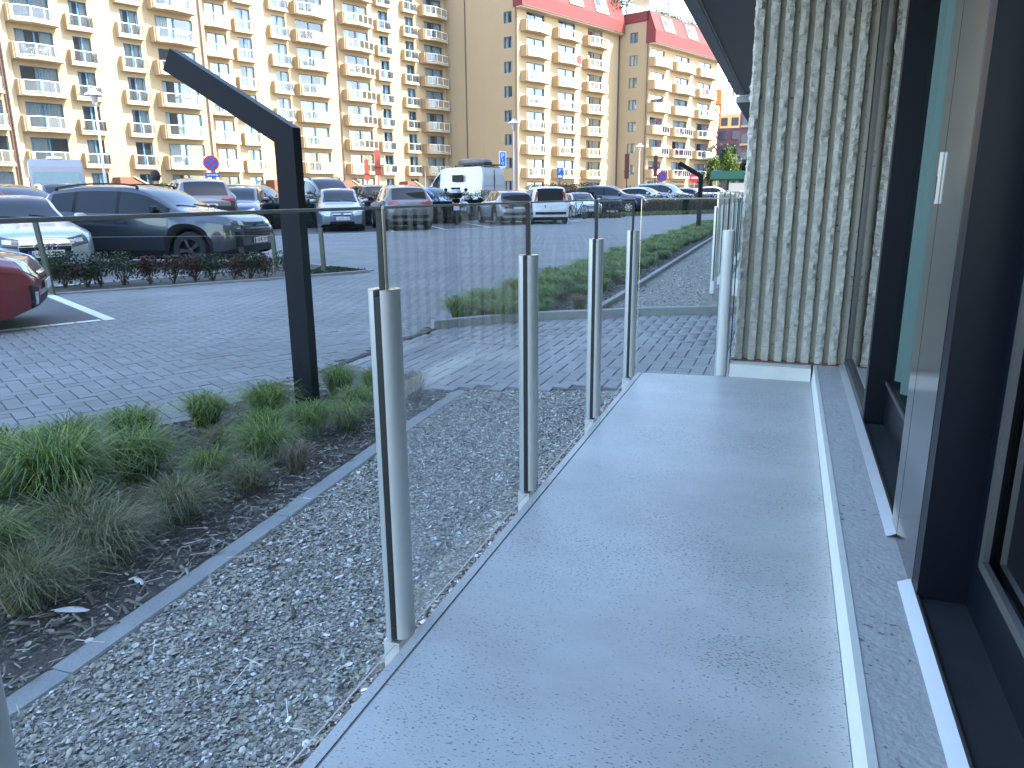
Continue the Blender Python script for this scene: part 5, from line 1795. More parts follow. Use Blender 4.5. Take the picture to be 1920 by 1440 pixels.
# ------------------------------------------------------------------ grasses, shrubs, hedges
def tuft_mesh(name, m, n, rad, h, lean, seed, w=0.0028):
    r = np.random.default_rng(seed)
    ang = r.random(n) * 6.283
    br = rad * 0.28 * np.sqrt(r.random(n))
    ba = r.random(n) * 6.283
    base = np.c_[br * np.cos(ba), br * np.sin(ba)]
    H = h * (0.55 + 0.5 * r.random(n))
    out = rad * lean * (0.25 + 0.95 * r.random(n))
    K = 5
    V = np.zeros((n, K, 2, 3))
    for k in range(K):
        t = k / (K - 1)
        rr = out * (t ** 1.7) + 0.15 * rad * t
        z = H * (1 - (1 - t) ** 1.55) - H * 0.30 * (t ** 4) * (0.4 + lean)
        x = base[:, 0] + rr * np.cos(ang + 0.25 * t * r.normal(0, 1, n))
        y = base[:, 1] + rr * np.sin(ang)
        ww = w * (1 - t) ** 0.6 * (0.7 + 0.6 * r.random(n))
        px, py = -np.sin(ang) * ww, np.cos(ang) * ww
        V[:, k, 0] = np.c_[x - px, y - py, z]
        V[:, k, 1] = np.c_[x + px, y + py, z]
    idx = np.arange(n)[:, None] * (2 * K)
    F = []
    for k in range(K - 1):
        F.append(np.stack([idx[:, 0] + 2 * k, idx[:, 0] + 2 * k + 1, idx[:, 0] + 2 * k + 3, idx[:, 0] + 2 * k + 2], 1))
    F = np.concatenate(F)
    rnd = np.repeat(np.clip(r.random(n) ** 1.0, 0, 1), 2 * K)
    return np_mesh(name, V.reshape(-1, 3), F, m, rnd)
TM = {
 'G': [tuft_mesh('grass_tuft', 'grass_green', 900, 0.22, 0.25, 1.0, 100 + k) for k in range(4)],
 'Y': [tuft_mesh('grass_tuft', 'grass_yellow', 700, 0.20, 0.20, 1.1, 200 + k, 0.0020) for k in range(3)],
 'T': [tuft_mesh('grass_tuft', 'grass_tan', 500, 0.15, 0.20, 0.7, 300 + k, 0.0022) for k in range(2)],
}
TUFTS = [
 ('G', -2.97, 2.36, 1.00, 'green grass tuft at the paving edge just behind the largest tuft'),
 ('G', -2.88, 2.62, 0.95, 'upright dark green grass tuft at the paving edge, third back from the left edge'),
 ('G', -2.54, 2.30, 1.10, 'rounded dark green grass tuft just right of the largest tuft'),
 ('G', -2.80, 3.00, 0.85, 'isolated small green grass tuft at the paving edge left of the lamp column'),
 ('G', -2.57, 3.22, 0.95, 'green grass tuft with browned top close to the left of the lamp column'),
 ('G', -2.36, 2.92, 0.80, 'low bright green grass tuft in front of the brown-topped one'),
 ('Y', -2.52, 2.80, 0.70, 'small straw-coloured grass tuft on the mulch between two green ones'),
 ('G', -2.62, 1.98, 1.42, 'largest green grass tuft, spreading at the left of the bed'),
 ('G', -3.00, 2.02, 1.20, 'green grass tuft against the paving behind the largest one, cut by the left edge'),
 ('G', -2.22, 2.36, 0.70, 'small fading green grass tuft near the middle of the bed'),
 ('G', -2.17, 2.68, 0.90, 'long-bladed green grass tuft seen through the first glass pane'),
 ('G', -2.20, 3.08, 0.85, 'green grass tuft directly in front of the lamp column foot'),
 ('Y', -2.08, 2.05, 0.95, 'yellow-green fountain of grass standing alone towards the edging'),
 ('Y', -2.03, 2.36, 0.75, 'sparse pale grass tuft right of the yellow-green fountain'),
 ('Y', -2.26, 1.76, 1.05, 'mixed green and straw grass tuft in front of the largest tuft'),
 ('Y', -2.06, 1.70, 1.05, 'straw-coloured grass tuft leaning over the mulch at lower left'),
 ('G', -2.34, 1.46, 1.00, 'bright green grass tuft cut by the left edge low in the photo'),
 ('Y', -2.05, 1.40, 1.05, 'yellowed grass tuft nearest the camera at the lower left corner of the bed'),
 ('G', -2.48, 3.78, 0.85, 'green grass tuft just behind the lamp column foot'),
 ('G', -2.28, 3.86, 0.80, 'green grass tuft behind the first balustrade post'),
 ('G', -2.08, 3.22, 0.70, 'low green grass tuft between the lamp column and the edging'),
 ('T', -1.97, 2.62, 0.85, 'thin brownish grass tuft beside the edging seen through glass'),
 ('T', -2.02, 3.86, 1.05, 'tan dried grass tuft at the end of the bed beside the path'),
 ('G', -2.17, 3.48, 0.75, 'green grass tuft right of the lamp column foot'),
 ('G', -2.72, 1.56, 1.15, 'dark green grass tuft at the left edge below the largest one'),
]
for i, (k, x, y, s, lab) in enumerate(TUFTS):
    o = link('grass_tuft', TM[k][i % len(TM[k])], None, (x, y, gz))
    o.rotation_euler = (random.gauss(0, .04), random.gauss(0, .04), random.uniform(0, 6.28))
    s *= 0.95
    o.scale = (s, s, s * random.uniform(1.1, 1.3))
    tag(o, lab, 'grass tuft', 'grass tufts in the near bed')

# the far bed reads as one mass of grass
def grass_mass(name, spots, label=None):
    VV, FF, RR = [], [], []
    off = 0
    for (x, y, s, k) in spots:
        me = TM[k][random.randrange(len(TM[k]))]
        n = len(me.vertices)
        a = np.empty(n * 3, np.float32); me.vertices.foreach_get('co', a); a = a.reshape(-1, 3)
        rr = np.empty(n, np.float32); me.attributes['rnd'].data.foreach_get('value', rr)
        step = 10
        # thin the copies: keep every second blade further away
        keep = np.ones(n // step, bool)
        if y > 9: keep = RNG.random(n // step) < 0.7
        if y > 15: keep = RNG.random(n // step) < 0.4
        a = a.reshape(-1, step, 3)[keep]; rr = rr.reshape(-1, step)[keep]
        wscale = 1.0 if y < 9 else (1.3 if y < 15 else 1.8)
        t = random.uniform(0, 6.28); c_, s_ = math.cos(t), math.sin(t)
        mid = a.reshape(-1, step // 2, 2, 3).mean(2, keepdims=True)
        a = (mid + (a.reshape(-1, step // 2, 2, 3) - mid) * wscale).reshape(-1, 3)
        X = (a[:, 0] * c_ - a[:, 1] * s_) * s + x
        Y = (a[:, 0] * s_ + a[:, 1] * c_) * s + y
        Z = a[:, 2] * s * 1.05 + gz
        nb = len(a) // step
        base = off + np.arange(nb)[:, None] * step
        for q in range(4):
            FF.append(np.stack([base[:, 0] + 2 * q, base[:, 0] + 2 * q + 1, base[:, 0] + 2 * q + 3, base[:, 0] + 2 * q + 2], 1))
        VV.append(np.c_[X, Y, Z]); RR.append(rr.reshape(-1))
        off += len(a)
    me = np_mesh(name, np.concatenate(VV), np.concatenate(FF), 'grass_green', np.concatenate(RR))
    return tag(link(name, me), kind='stuff')
sp = []
y = 6.75
while y < 30:
    for xo in (-2.85, -2.55, -2.25):
        yy = y + random.uniform(-.12, .12) + (0.30 if xo > -2.4 else 0.1 if xo > -2.7 else -.1)
        if yy < 8.6 and xo > -2.4 and random.random() < .5: continue
        sp.append((xo + random.uniform(-.1, .1), yy, random.uniform(.95, 1.35) * (1.0 if xo < -2.4 else .75), 'G'))
    y += 0.34 if y < 14 else 0.5
grass_mass('ornamental_grass', sp)
o = link('grass_tuft', TM['T'][0], None, (-1.98, 7.55, gz)); o.scale = (1.1, 1.1, 1.2)
tag(o, 'brown dried grass tuft at the front corner of the far bed', 'grass tuft', None)

def leaf_cloud(name, pts, size, m, parent=None, shade=None):
    """many small leaf faces at pts"""
    n = len(pts)
    tv = np.array([(-.5, 0, 0), (0, -.28, .06), (.5, 0, 0), (0, .28, .06)])
    tf = np.array([(0, 1, 2, 3)])
    V, F = scatter(tv, tf, pts, size * (0.6 + 0.8 * RNG.random(n)), RNG.random(n) * 6.28, RNG.normal(0, 0.9, (n, 2)))
    rnd = np.repeat(np.clip(RNG.random(n) * .75 + (0 if shade is None else shade), 0, 1), 4)
    return link(name, np_mesh(name, V, F, m, rnd), parent)

def shrub(x, y, h, r, m, label, n=500, group=None, cat='shrub', leaf=.035):
    root = tag(empty('shrub', (x, y, 0)), label, cat, group)
    st = MB()
    c = []
    for k in range(7):
        a = random.uniform(0, 6.28); l = h * random.uniform(.55, .85); rr = r * random.uniform(.3, .8)
        e = (rr * math.cos(a), rr * math.sin(a), l)
        st.tube((0, 0, 0), e, .008, .004, 4, False)
        c.append(e)
    st.build('stem', 'twig', root)
    c = np.array(c)
    p = c[RNG.integers(0, len(c), n)] + RNG.normal(0, 1, (n, 3)) * np.array([r * .32, r * .32, h * .20])
    p[:, 2] = np.clip(p[:, 2], .05, h * 1.1)
    leaf_cloud('foliage', p, leaf, m, root)
    return root
SHR = [(-9.27, 7.25, .42, .22, 'hedge_leaf', 'dark leafy shrub at the foot of the left wooden stake'), (-9.14, 7.52, .45, .24, 'hedge_leaf', 'dark shrub just right of the left stake under the number plate'),
       (-8.90, 7.66, .30, .20, 'hedge_red', 'reddish low shrub under the grille of the silver hatchback'), (-8.72, 7.72, .44, .26, 'hedge_leaf', 'broad dark shrub right of the silver hatchback'),
       (-8.60, 7.98, .42, .24, 'hedge_leaf', 'broad dark shrub beneath the rear door of the dark grey SUV'), (-8.30, 8.16, .36, .14, 'hedge_red', 'narrow brownish shrub standing alone in the strip'),
       (-8.10, 8.38, .36, .20, 'hedge_red', 'wide brown-red shrub below the SUV sill'), (-7.93, 8.62, .34, .16, 'hedge_red', 'russet shrub in front of the SUV front wheel, left of it'),
       (-7.78, 8.80, .36, .18, 'hedge_leaf', 'green shrub directly in front of the SUV front wheel'), (-7.60, 9.02, .34, .18, 'hedge_red', 'reddish shrub under the SUV front bumper'),
       (-7.45, 9.20, .36, .16, 'hedge_leaf', 'thin green shrub under the SUV number plate'), (-7.28, 9.36, .34, .16, 'hedge_red', 'red-brown shrub near the right stake'),
       (-7.10, 9.62, .36, .15, 'hedge_leaf', 'green shrub at the end of the row beside the lamp column')]
strip = sheet('planting_strip', [(-9.5, 6.9), (-8.9, 6.62), (-6.85, 9.7), (-6.30, 10.75), (-7.95, 11.5)], 0.016, 'soil')
kb = kerb('edging_kerb', [(-9.5, 6.9), (-8.9, 6.62), (-6.85, 9.7), (-6.28, 10.75), (-7.95, 11.5), (-9.5, 6.9)], 0.06, 0.03, 0.9)
# grassy corner of the strip
pp = RNG.random((2600, 2))
pts = []
for u, v in pp:
    x = -7.3 + 1.0 * u; y = 9.9 + 1.4 * v
    if inside([(-7.1, 9.95), (-6.85, 9.8), (-6.35, 10.7), (-7.4, 11.15)], x, y): pts.append((x, y, .03))
o = leaf_cloud('ground_cover', np.array(pts), .05, 'hedge_leaf'); tag(o, kind='stuff')
for x, y, h, r, m, lab in SHR:
    shrub(x, y, h, r, m, lab, 850, 'young shrubs in the strip by the dark grey SUV', leaf=.038)
def stake(x, y, h, tx, ty, label):
    b = MB().bar((x, y, 0), (x + tx, y + ty, h), .07, .03)
    tag(b.build('wooden_stake', 'stake_wood'), label, 'stake', 'wooden stakes around the planting strip')
stake(-8.66, 6.93, .93, -.05, -.05, 'weathered wooden stake in front of the silver hatchback')
stake(-6.85, 10.23, .72, -.03, .02, 'weathered wooden stake right of the lamp column at the grassy corner')
stake(-7.80, 10.3, .62, -.03, 0, 'thin wooden stake just right of the SUV number plate')
w = MB()
for a, c_ in (((-8.70, 6.90, .72), (-6.88, 10.25, .60)), ((-6.88, 10.25, .60), (-7.82, 10.3, .55))):
    w.tube(a, c_, .0035, n=4, cap=False)
tag(w.build('guard_wire', 'galvanised'), 'thin wire strung between the wooden stakes', 'wire')

def hedge(label, x0, y0, x1, y1, h, w, n, m='hedge_leaf', leaf=.07, z=0.0, cat='hedge', group='hedges round the car park'):
    L = math.hypot(x1 - x0, y1 - y0)
    root = tag(empty('hedge', ((x0 + x1) / 2, (y0 + y1) / 2, z), math.atan2(y1 - y0, x1 - x0)), label, cat, group)
    # lumpy top and faces: points near the surface of a wobbling box
    u = RNG.random(n) * L - L / 2
    wob = 0.10 * np.sin(u * 3.1 + 1) + 0.08 * np.sin(u * 7.7) + 0.05 * np.sin(u * 15.1)
    hh = h * (1 + 0.6 * wob)
    v = (RNG.random(n) - .5) * w * (1 + wob)
    t = RNG.random(n) ** .8
    zz = hh * t
    face = RNG.random(n)
    v = np.where(face < .45, -w / 2 * (1 + wob) + RNG.normal(0, .05, n), v)
    zz = np.where(face > .7, hh + RNG.normal(0, .06, n), zz)
    leaf_cloud('foliage', np.c_[u, v, zz], leaf, m, root)
    MB().box(-L / 2 + .1, L / 2 - .1, -w * .36, w * .36, .02, h * .80).build('dark_core', 'arch_black', root)  # near-black box standing in for the shade inside the hedge
    tr = MB()
    k = -L / 2 + .2
    while k < L / 2:
        tr.tube((k, -w * .3, 0), (k + random.uniform(-.1, .1), -w * .42, h * .5), .015, .01, 4, False)
        k += .35
    tr.build('stems', 'twig', root)
    return root
hedge('low dark hedge behind the blue-grey hatchback', -20.6, 21.4, -17.2, 26.6, 1.15, .9, 5000)
hedge('dark hedge between the grey-brown SUV and the motorcycle', -17.0, 27.2, -13.9, 31.6, 1.20, .9, 4500)
hedge('green hedge behind the motorcycle below the white van', -15.6, 33.6, -13.6, 38.5, 1.25, .9, 5000)
hedge('taller hedge behind the two small pale cars', -14.8, 45.5, -10.9, 43.2, 1.65, 1.6, 7000)
hedge('dark hedge left of the row, beyond the black SUV', -22.8, 17.8, -20.8, 21.2, 1.15, .9, 4000)
hedge('bright yellow-green hedge above the silver hatchback at the far left', -19.6, 14.2, -18.6, 16.4, 1.05, .9, 3600, 'hedge_bright', .06)
hedge('long dark hedge along the far side of the road, behind the distant lamp column', -9.4, 45.8, -3.5, 58.0, 1.05, 1.2, 12000)
hedge('short low hedge on the island beside the bicycle', -11.2, 41.9, -9.6, 42.4, .95, .8, 2500)
n = 9000
t = RNG.random(n)
P = np.c_[-10.8 + 8.0 * t + RNG.normal(0, .35, n), 40.5 + 10.5 * t + RNG.normal(0, .6, n), .04 + .16 * RNG.random(n)]
tag(leaf_cloud('ground_cover', P[P[:, 0] < -3.3], .10, 'hedge_bright'), kind='stuff')
P = np.c_[-9.9 + 1.7 * RNG.random(1600), 38.8 + 2.0 * RNG.random(1600), .04 + .14 * RNG.random(1600)]
tag(leaf_cloud('ground_cover', P, .09, 'hedge_red'), kind='stuff')
# clipped round bushes at the facade
for i, (s, d, r, lab) in enumerate(((36.2, 70.8, .62, 'round clipped golden bush at the facade, left one of two'), (38.4, 70.8, .62, 'round clipped golden bush at the facade, right one of two'),
                                   (42.4, 73.5, .55, 'round green bush at the facade beside the no-stopping sign'), (45.2, 73.5, .5, 'tiered golden bush at the facade right of the no-stopping sign'),
                                   (33.5, 71.2, .5, 'yellow-green bush at the facade behind the standing person'))):
    c0 = FN * d + FU * s
    root = tag(empty('bush', (c0.x, c0.y, 1.5)), lab, 'bush', 'clipped bushes along the facade')
    p = RNG.normal(0, 1, (700, 3)); p /= np.linalg.norm(p, axis=1)[:, None]; p *= r * (0.8 + .25 * RNG.random((700, 1))); p[:, 2] += .6
    leaf_cloud('foliage', p, .14, 'hedge_bright', root)
    MB().tube((0, 0, -1.5), (0, 0, .4), .05, n=6).build('stem', 'twig', root)
bank = MB().extr([(68.2, 0), (68.9, 1.5), (72, 1.5), (72, 0)], 0, 28, 40)
o = bank.build('planted_bank', 'hedge_bright', None, None, FROT); tag(o, kind='structure')
P = np.c_[28 + 12 * RNG.random(5000), 68.7 + 3 * RNG.random(5000), 1.5 + .25 * RNG.random(5000)]
P = np.array([FU * a + FN * b_ + Vector((0, 0, c_)) for a, b_, c_ in P])
tag(leaf_cloud('ground_cover', P, .16, 'hedge_bright'), kind='stuff')

def tree(x, y, h, r, m, label, n=3500, leaf=.35, trunk=.18, z=0.0, ch=.62, clumps=16):
    root = tag(empty('tree', (x, y, z)), label, 'tree', 'trees beyond the car park')
    t = MB()
    t.tube((0, 0, 0), (.1, 0, h * .45), trunk, trunk * .7, 8, False)
    cs = []
    for k in range(clumps):
        a = random.uniform(0, 6.28); q = random.random()
        e = (r * (.25 + .75 * math.sin(math.pi * min(1, q * .8 + .15))) * .75 * math.cos(a), r * .75 * math.sin(a) * (.3 + .7 * math.sin(math.pi * (q * .8 + .15))), h * (1 - ch) + h * ch * q * .92)
        t.tube((.1, 0, h * .3 + h * .15 * q), e, trunk * .4, trunk * .1, 5, False)
        cs.append(e)
    t.build('trunk', 'bark', root)
    cs = np.array(cs)
    p = cs[RNG.integers(0, clumps, n)] + RNG.normal(0, 1, (n, 3)) * np.array([r * .20, r * .20, h * .075])
    leaf_cloud('crown', p, leaf, m, root)
    return root
tree(-8.9, 96, 5.0, .8, 'hedge_bright', 'slim yellow-green young tree at the end of the far wing', 3500, .30)
tree(-7.9, 104, 6.6, 1.3, 'hedge_leaf', 'dark green tree behind the pale young ones', 4500, .38)
tree(-6.7, 92, 5.4, .9, 'hedge_bright', 'yellow-green young tree above the green bus shelter', 3500, .28)
tree(-5.0, 108, 5.5, 1.6, 'hedge_leaf', 'low dark tree beside the bus shelter', 4000, .38)
# planting on the roof terrace between the two wings
c0 = FU * 97.5 + FN * 66.5
root = tag(empty('tree', (c0.x, c0.y, 26.2)), 'dark bushy tree growing on the roof terrace between the wings', 'tree')
p = RNG.normal(0, 1, (6000, 3)) * np.array([1.5, 1.5, .95]) + np.array([0, 0, 1.6])
leaf_cloud('crown', p, .34, 'hedge_leaf', root); MB().tube((0, 0, -.3), (0, 0, 1.6), .12, n=6).build('trunk', 'bark', root)
for s, lab in ((103.5, 'roof-terrace bush left of the white pavilion'), (107.5, 'roof-terrace bush right of the white pavilion'), (112.5, 'low roof-terrace bush over the far mansard')):
    c0 = FU * s + FN * 60.4
    root = tag(empty('bush', (c0.x, c0.y, 25.8)), lab, 'bush', 'roof terrace planting')
    p = RNG.normal(0, 1, (900, 3)) * np.array([.8, .8, .35]) + np.array([0, 0, .5])
    leaf_cloud('foliage', p, .22, 'hedge_bright', root); MB().tube((0, 0, -.2), (0, 0, .5), .05, n=5).build('stem', 'bark', root)
c0 = FU * 105.5 + FN * 63.5
pv = tag(empty('roof_pavilion', (c0.x, c0.y, 25.8), FROT), 'white-framed glass pavilion on the roof terrace', 'pavilion')
f = MB()
for x in (-2.6, 2.6):
    for y in (-2, 2): f.box(x - .14, x + .14, y - .14, y + .14, 0, 2.9)
f.box(-2.8, 2.8, -2.2, 2.2, 2.9, 3.25)
f.build('frame', 'sign_white', pv)
MB().poly([(-2.5, -2, .1), (2.5, -2, .1), (2.5, -2, 2.85), (-2.5, -2, 2.85)], [(0, 1, 2, 3)]).build('pane', 'far_glass', pv)

# ------------------------------------------------------------------ road markings
def line(name, a, c_, w, z=0.0125):
    a, c_ = Vector((*a, 0)), Vector((*c_, 0))
    d = (c_ - a).normalized(); nn = Vector((-d.y, d.x, 0)) * w / 2
    o = MB().prism([tuple((a - nn)[:2]), tuple((c_ - nn)[:2]), tuple((c_ + nn)[:2]), tuple((a + nn)[:2])], z - .003, z).build(name, 'road_paint')
    return tag(o, kind='structure')
line('bay_marking', (-8.85, 6.98), (-6.27, 5.60), .10)
LN = Vector((-6.745 + 6.326, 4.80 - 5.628)).normalized()
for k in range(9):
    a = Vector((-6.36, 5.56)) + LN * (0.225 * k + .006); c_ = Vector((-6.36, 5.56)) + LN * (0.225 * (k + 1) - .006)
    line('bay_marking', a[:], c_[:], .085)
bay = sheet('parking_bay', [(-6.42, 5.60), (-8.85, 6.90), (-12, 4.0), (-8.3, 1.8)], 0.0085, 'asphalt')
RP = [(-17.2, 15.1), (-14.45, 20.6), (-12.4, 23.6), (-11.0, 26.4), (-9.65, 30.0), (-9.1, 34.6)]
for a, c_ in zip(RP[:-1], RP[1:]): line('bay_marking', a, c_, .10)
for (x, y) in ((-14.6, 20.5), (-12.7, 23.3), (-11.5, 25.0), (-10.6, 27.1), (-9.55, 30.3), (-9.15, 34.4)):
    line('bay_marking', (x, y), (x - 2.7, y + 3.9), .10)
fb = sheet('parking_bays', [(p[0] - .05, p[1]) for p in RP] + [(-13.5, 41), (-18.5, 33), (-22.5, 22.5), (-20.5, 17)], 0.0085, 'asphalt')
line('bay_marking', (-8.95, 7.35), (-7.25, 10.0), .07)
line('bay_marking', (-9.5, 7.7), (-8.0, 10.35), .07)
leaf = MB().prism([(-.03, 0), (0, -.012), (.03, 0), (0, .012)], 0.016, 0.019)
o = leaf.build('fallen_leaf', 'brown_wood', None, (-5.0, 4.3, 0)); tag(o, 'single dry brown leaf on the grey paving', 'leaf')

# ------------------------------------------------------------------ street furniture
def frontal(x, y):
    """rotation that turns a sign's local -y face towards the balcony"""
    return math.atan2(x, -y) * 1.0
def face_rot(x, y):
    return math.atan2(y, x) - math.pi / 2
def street_lamp(x, y, h, label):
    o = tag(empty('street_lamp', (x, y, 0)), label, 'street lamp', 'white lantern lamps by the facade')
    MB().tube((0, 0, 0), (0, 0, h * .8), .075, .045, 10).tube((0, 0, h * .8), (0, 0, h - .75), .045, .035, 8).tube((0, 0, 0), (0, 0, .9), .11, .10, 10).build('post', 'lamp_post_white', o)
    MB().lathe([(.05, h - .78), (.10, h - .70), (.16, h - .42), (.18, h - .32)], 10).build('lantern', 'lantern_glass', o)
    MB().lathe([(.40, h - .33), (.36, h - .27), (.16, h - .16), (.14, h - .08), (.04, h - .04), (.001, h)], 12).build('lamp_shade', 'lamp_post_white', o)
    return o
street_lamp(-29.6, 27.2, 6.0, 'white lantern street lamp furthest left, by the motorhome')
street_lamp(-17.1, 48.0, 6.0, 'white lantern street lamp in front of the tan gable wall')
street_lamp(-14.0, 75.5, 6.0, 'white lantern street lamp in front of the far wing')
def sign_post(name, x, y, label, cat, h, mpost='post_red'):
    o = tag(empty(name, (x, y, 0), face_rot(x, y)), label, cat)
    MB().tube((0, 0, 0), (0, 0, h), .04, n=8).build('post', mpost, o)
    return o
# no stopping, with blue plate below
o = sign_post('road_sign', -22.3, 25.8, 'round no-stopping sign with blue arrow plate on a red post', 'sign', 2.75)
MB().tube((0, -.05, 2.55), (0, -.07, 2.55), .30, n=24).build('sign_face', 'sign_red', o)
MB().tube((0, -.071, 2.55), (0, -.078, 2.55), .235, n=24).build('sign_disc', 'sign_blue', o)
cr = MB().bar((-.16, -.083, 2.39), (.16, -.083, 2.71), .012, .055).bar((-.16, -.081, 2.71), (.16, -.081, 2.39), .012, .055)
cr.build('sign_cross', 'sign_red', o)
pl_ = MB().box(-.27, .27, -.075, -.05, 2.0, 2.18).build('sign_plate', 'sign_blue', o)
MB().bar((-.2, -.079, 2.09), (.2, -.079, 2.09), .006, .03).poly([(-.24, -.082, 2.09), (-.15, -.082, 2.13), (-.15, -.082, 2.05)], [(0, 1, 2)]).poly([(.24, -.082, 2.09), (.15, -.082, 2.13), (.15, -.082, 2.05)], [(0, 1, 2)]).build('sign_arrow', 'sign_white', pl_)
# parking signs
o = sign_post('road_sign', -20.2, 54.2, 'white-edged blue P sign with small wheelchair mark on the tan gable', 'sign', 4.2, 'galvanised')
MB().box(-.27, .27, -.08, -.05, 3.2, 4.35).build('sign_face', 'sign_white', o)
f_ = MB().box(-.20, .20, -.09, -.081, 3.3, 4.28).build('sign_panel', 'sign_blue', o)
text_part('P', .5, f_, (0, -.095, 4.0), (math.pi / 2, 0, 0), 'sign_white')
wc = MB().torus((.0, -.094, 3.48), .085, .016, 'y', 14, 5).bar((0, -.095, 3.5), (0, -.095, 3.72), .012, .03).bar((0, -.095, 3.56), (.1, -.095, 3.56), .012, .03).tube((0, -.09, 3.77), (0, -.1, 3.77), .035, n=8)
wc.build('wheelchair_mark', 'sign_white', f_)
o = sign_post('road_sign', -16.6, 57.0, 'bright blue parking sign on a red post before the first wing', 'sign', 2.6)
f_ = MB().box(-.22, .22, -.09, -.05, 2.4, 3.2).build('sign_face', 'sign_blue', o)
text_part('P', .42, f_, (0, -.095, 2.98), (math.pi / 2, 0, 0), 'sign_white')
MB().extr([(-.15, 2.46), (.15, 2.46), (.15, 2.58), (.05, 2.68), (-.15, 2.62)], 1, -.095, -.091).build('sign_mark', 'sign_white', f_)
o = sign_post('road_sign', -7.2, 82.0, 'small blue sign with white figure beside the green bus shelter', 'sign', 3.0, 'galvanised')
MB().box(-.42, .42, -.09, -.05, 2.5, 3.5).build('sign_face', 'sign_blue', o)
MB().extr([(-.18, 2.65), (.18, 2.65), (.1, 3.1), (0, 3.3), (-.1, 3.1)], 1, -.1, -.091).build('sign_mark', 'sign_white', o)
# no entry
o = sign_post('road_sign', -8.5, 74.0, 'red no-entry sign with white bar beside the distant bent lamp', 'sign', 2.8, 'galvanised')
MB().tube((0, -.05, 2.65), (0, -.08, 2.65), .46, n=24).build('sign_face', 'sign_red', o)
MB().box(-.30, .30, -.09, -.081, 2.58, 2.72).build('sign_bar', 'sign_white', o)
o = sign_post('road_sign', -9.4, 60.4, 'round pinkish no-parking sign with white plate behind the maroon board', 'sign', 2.6)
MB().tube((0, -.05, 2.5), (0, -.07, 2.5), .40, n=24).build('sign_face', 'sign_red', o)
MB().tube((0, -.071, 2.5), (0, -.078, 2.5), .29, n=24).build('sign_disc', 'sign_blue', o)
MB().bar((-.18, -.084, 2.68), (.18, -.084, 2.32), .012, .06).build('sign_bar', 'sign_red', o)
MB().box(-.28, .28, -.075, -.05, 1.75, 2.05).build('sign_plate', 'sign_white', o)
# red boards on posts
for x, y, z0, z1, w, ph, top, lab, m in ((-28.9, 51.0, 2.9, 4.3, .40, 4.4, True, 'red wayfinding board with a thin cross on top, right of two'),
                                     (-30.6, 52.3, 2.5, 3.9, .34, 4.0, False, 'narrow red wayfinding board, left of the one with the cross')) and \
        [(-28.9, 51.0, 2.7, 4.5, .42, 4.6, True, 'red wayfinding board with a thin cross on top, right of two', 'post_red'),
         (-30.6, 52.3, 2.4, 3.9, .32, 4.0, False, 'narrow red wayfinding board, left of the one with the cross', 'post_red'),
         (-11.8, 58.6, 2.35, 4.15, .34, 4.2, False, 'maroon two-part board on a thin post, left of two', 'board_maroon'),
         (-9.7, 59.0, 2.5, 4.0, .30, 4.1, False, 'maroon board on a red post beside the round sign', 'board_maroon')]:
    o = sign_post('wayfinding_board', x, y, lab, 'sign', ph, 'post_red' if m == 'post_red' else 'board_maroon')
    MB().box(-w / 2, w / 2, -.10, -.04, z0, z1).build('board', m, o)
    MB().box(-w / 2 - .04, w / 2 + .04, -.12, -.03, z0 + (z1 - z0) * .28, z0 + (z1 - z0) * .34).build('board_band', 'board_maroon', o)
    if top:
        MB().bar((0, 0, ph), (0, 0, ph + .8), .04, .04).bar((-.25, 0, ph + .5), (.25, 0, ph + .5), .04, .04).build('cross', 'post_red', o)
tag(MB().extr([(-.10, 0), (.10, 0), (.0, 3.6)], 1, -.03, .03).build('folded_flag', 'lamp_post_white', None, (-26.0, 53.0, 0), 0.5), 'pale narrow pennant standing right of the red boards', 'flag')
# bus shelter
o = tag(empty('bus_shelter', (-5.5, 80.0, 0), .08), 'green-roofed bus shelter with a pale advertising panel', 'bus shelter')
MB().box(-2.1, 3.4, -1.0, 1.2, 2.55, 3.35).build('roof', 'shelter_green', o)
MB().box(-2.2, 3.5, -1.1, -.9, 2.45, 2.56).build('roof_trim', 'black_plastic', o)
for x in (-2.0, -.4, 1.9): MB().box(x - .07, x + .07, -.9, -.76, 0, 2.5).build('post', 'black_plastic', o)
ad = MB().box(-.3, 1.7, -.86, -.80, .5, 2.2).build('poster_panel', 'lantern_glass', o)
MB().extr([(.1, .8), (.5, .75), (.9, 1.2), (1.3, 1.35), (1.3, 1.45), (.8, 1.5), (.5, 1.2), (.1, 1.0)], 1, -.868, -.862).build('poster_print', 'sign_white', ad)
MB().box(-1.9, -.5, -.5, -.3, .45, .52).build('bench', 'black_plastic', o)
MB().poly([(-1.95, .9, .3), (1.8, .9, .3), (1.8, .9, 2.4), (-1.95, .9, 2.4)], [(0, 1, 2, 3)]).build('rear_pane', 'far_glass', o)

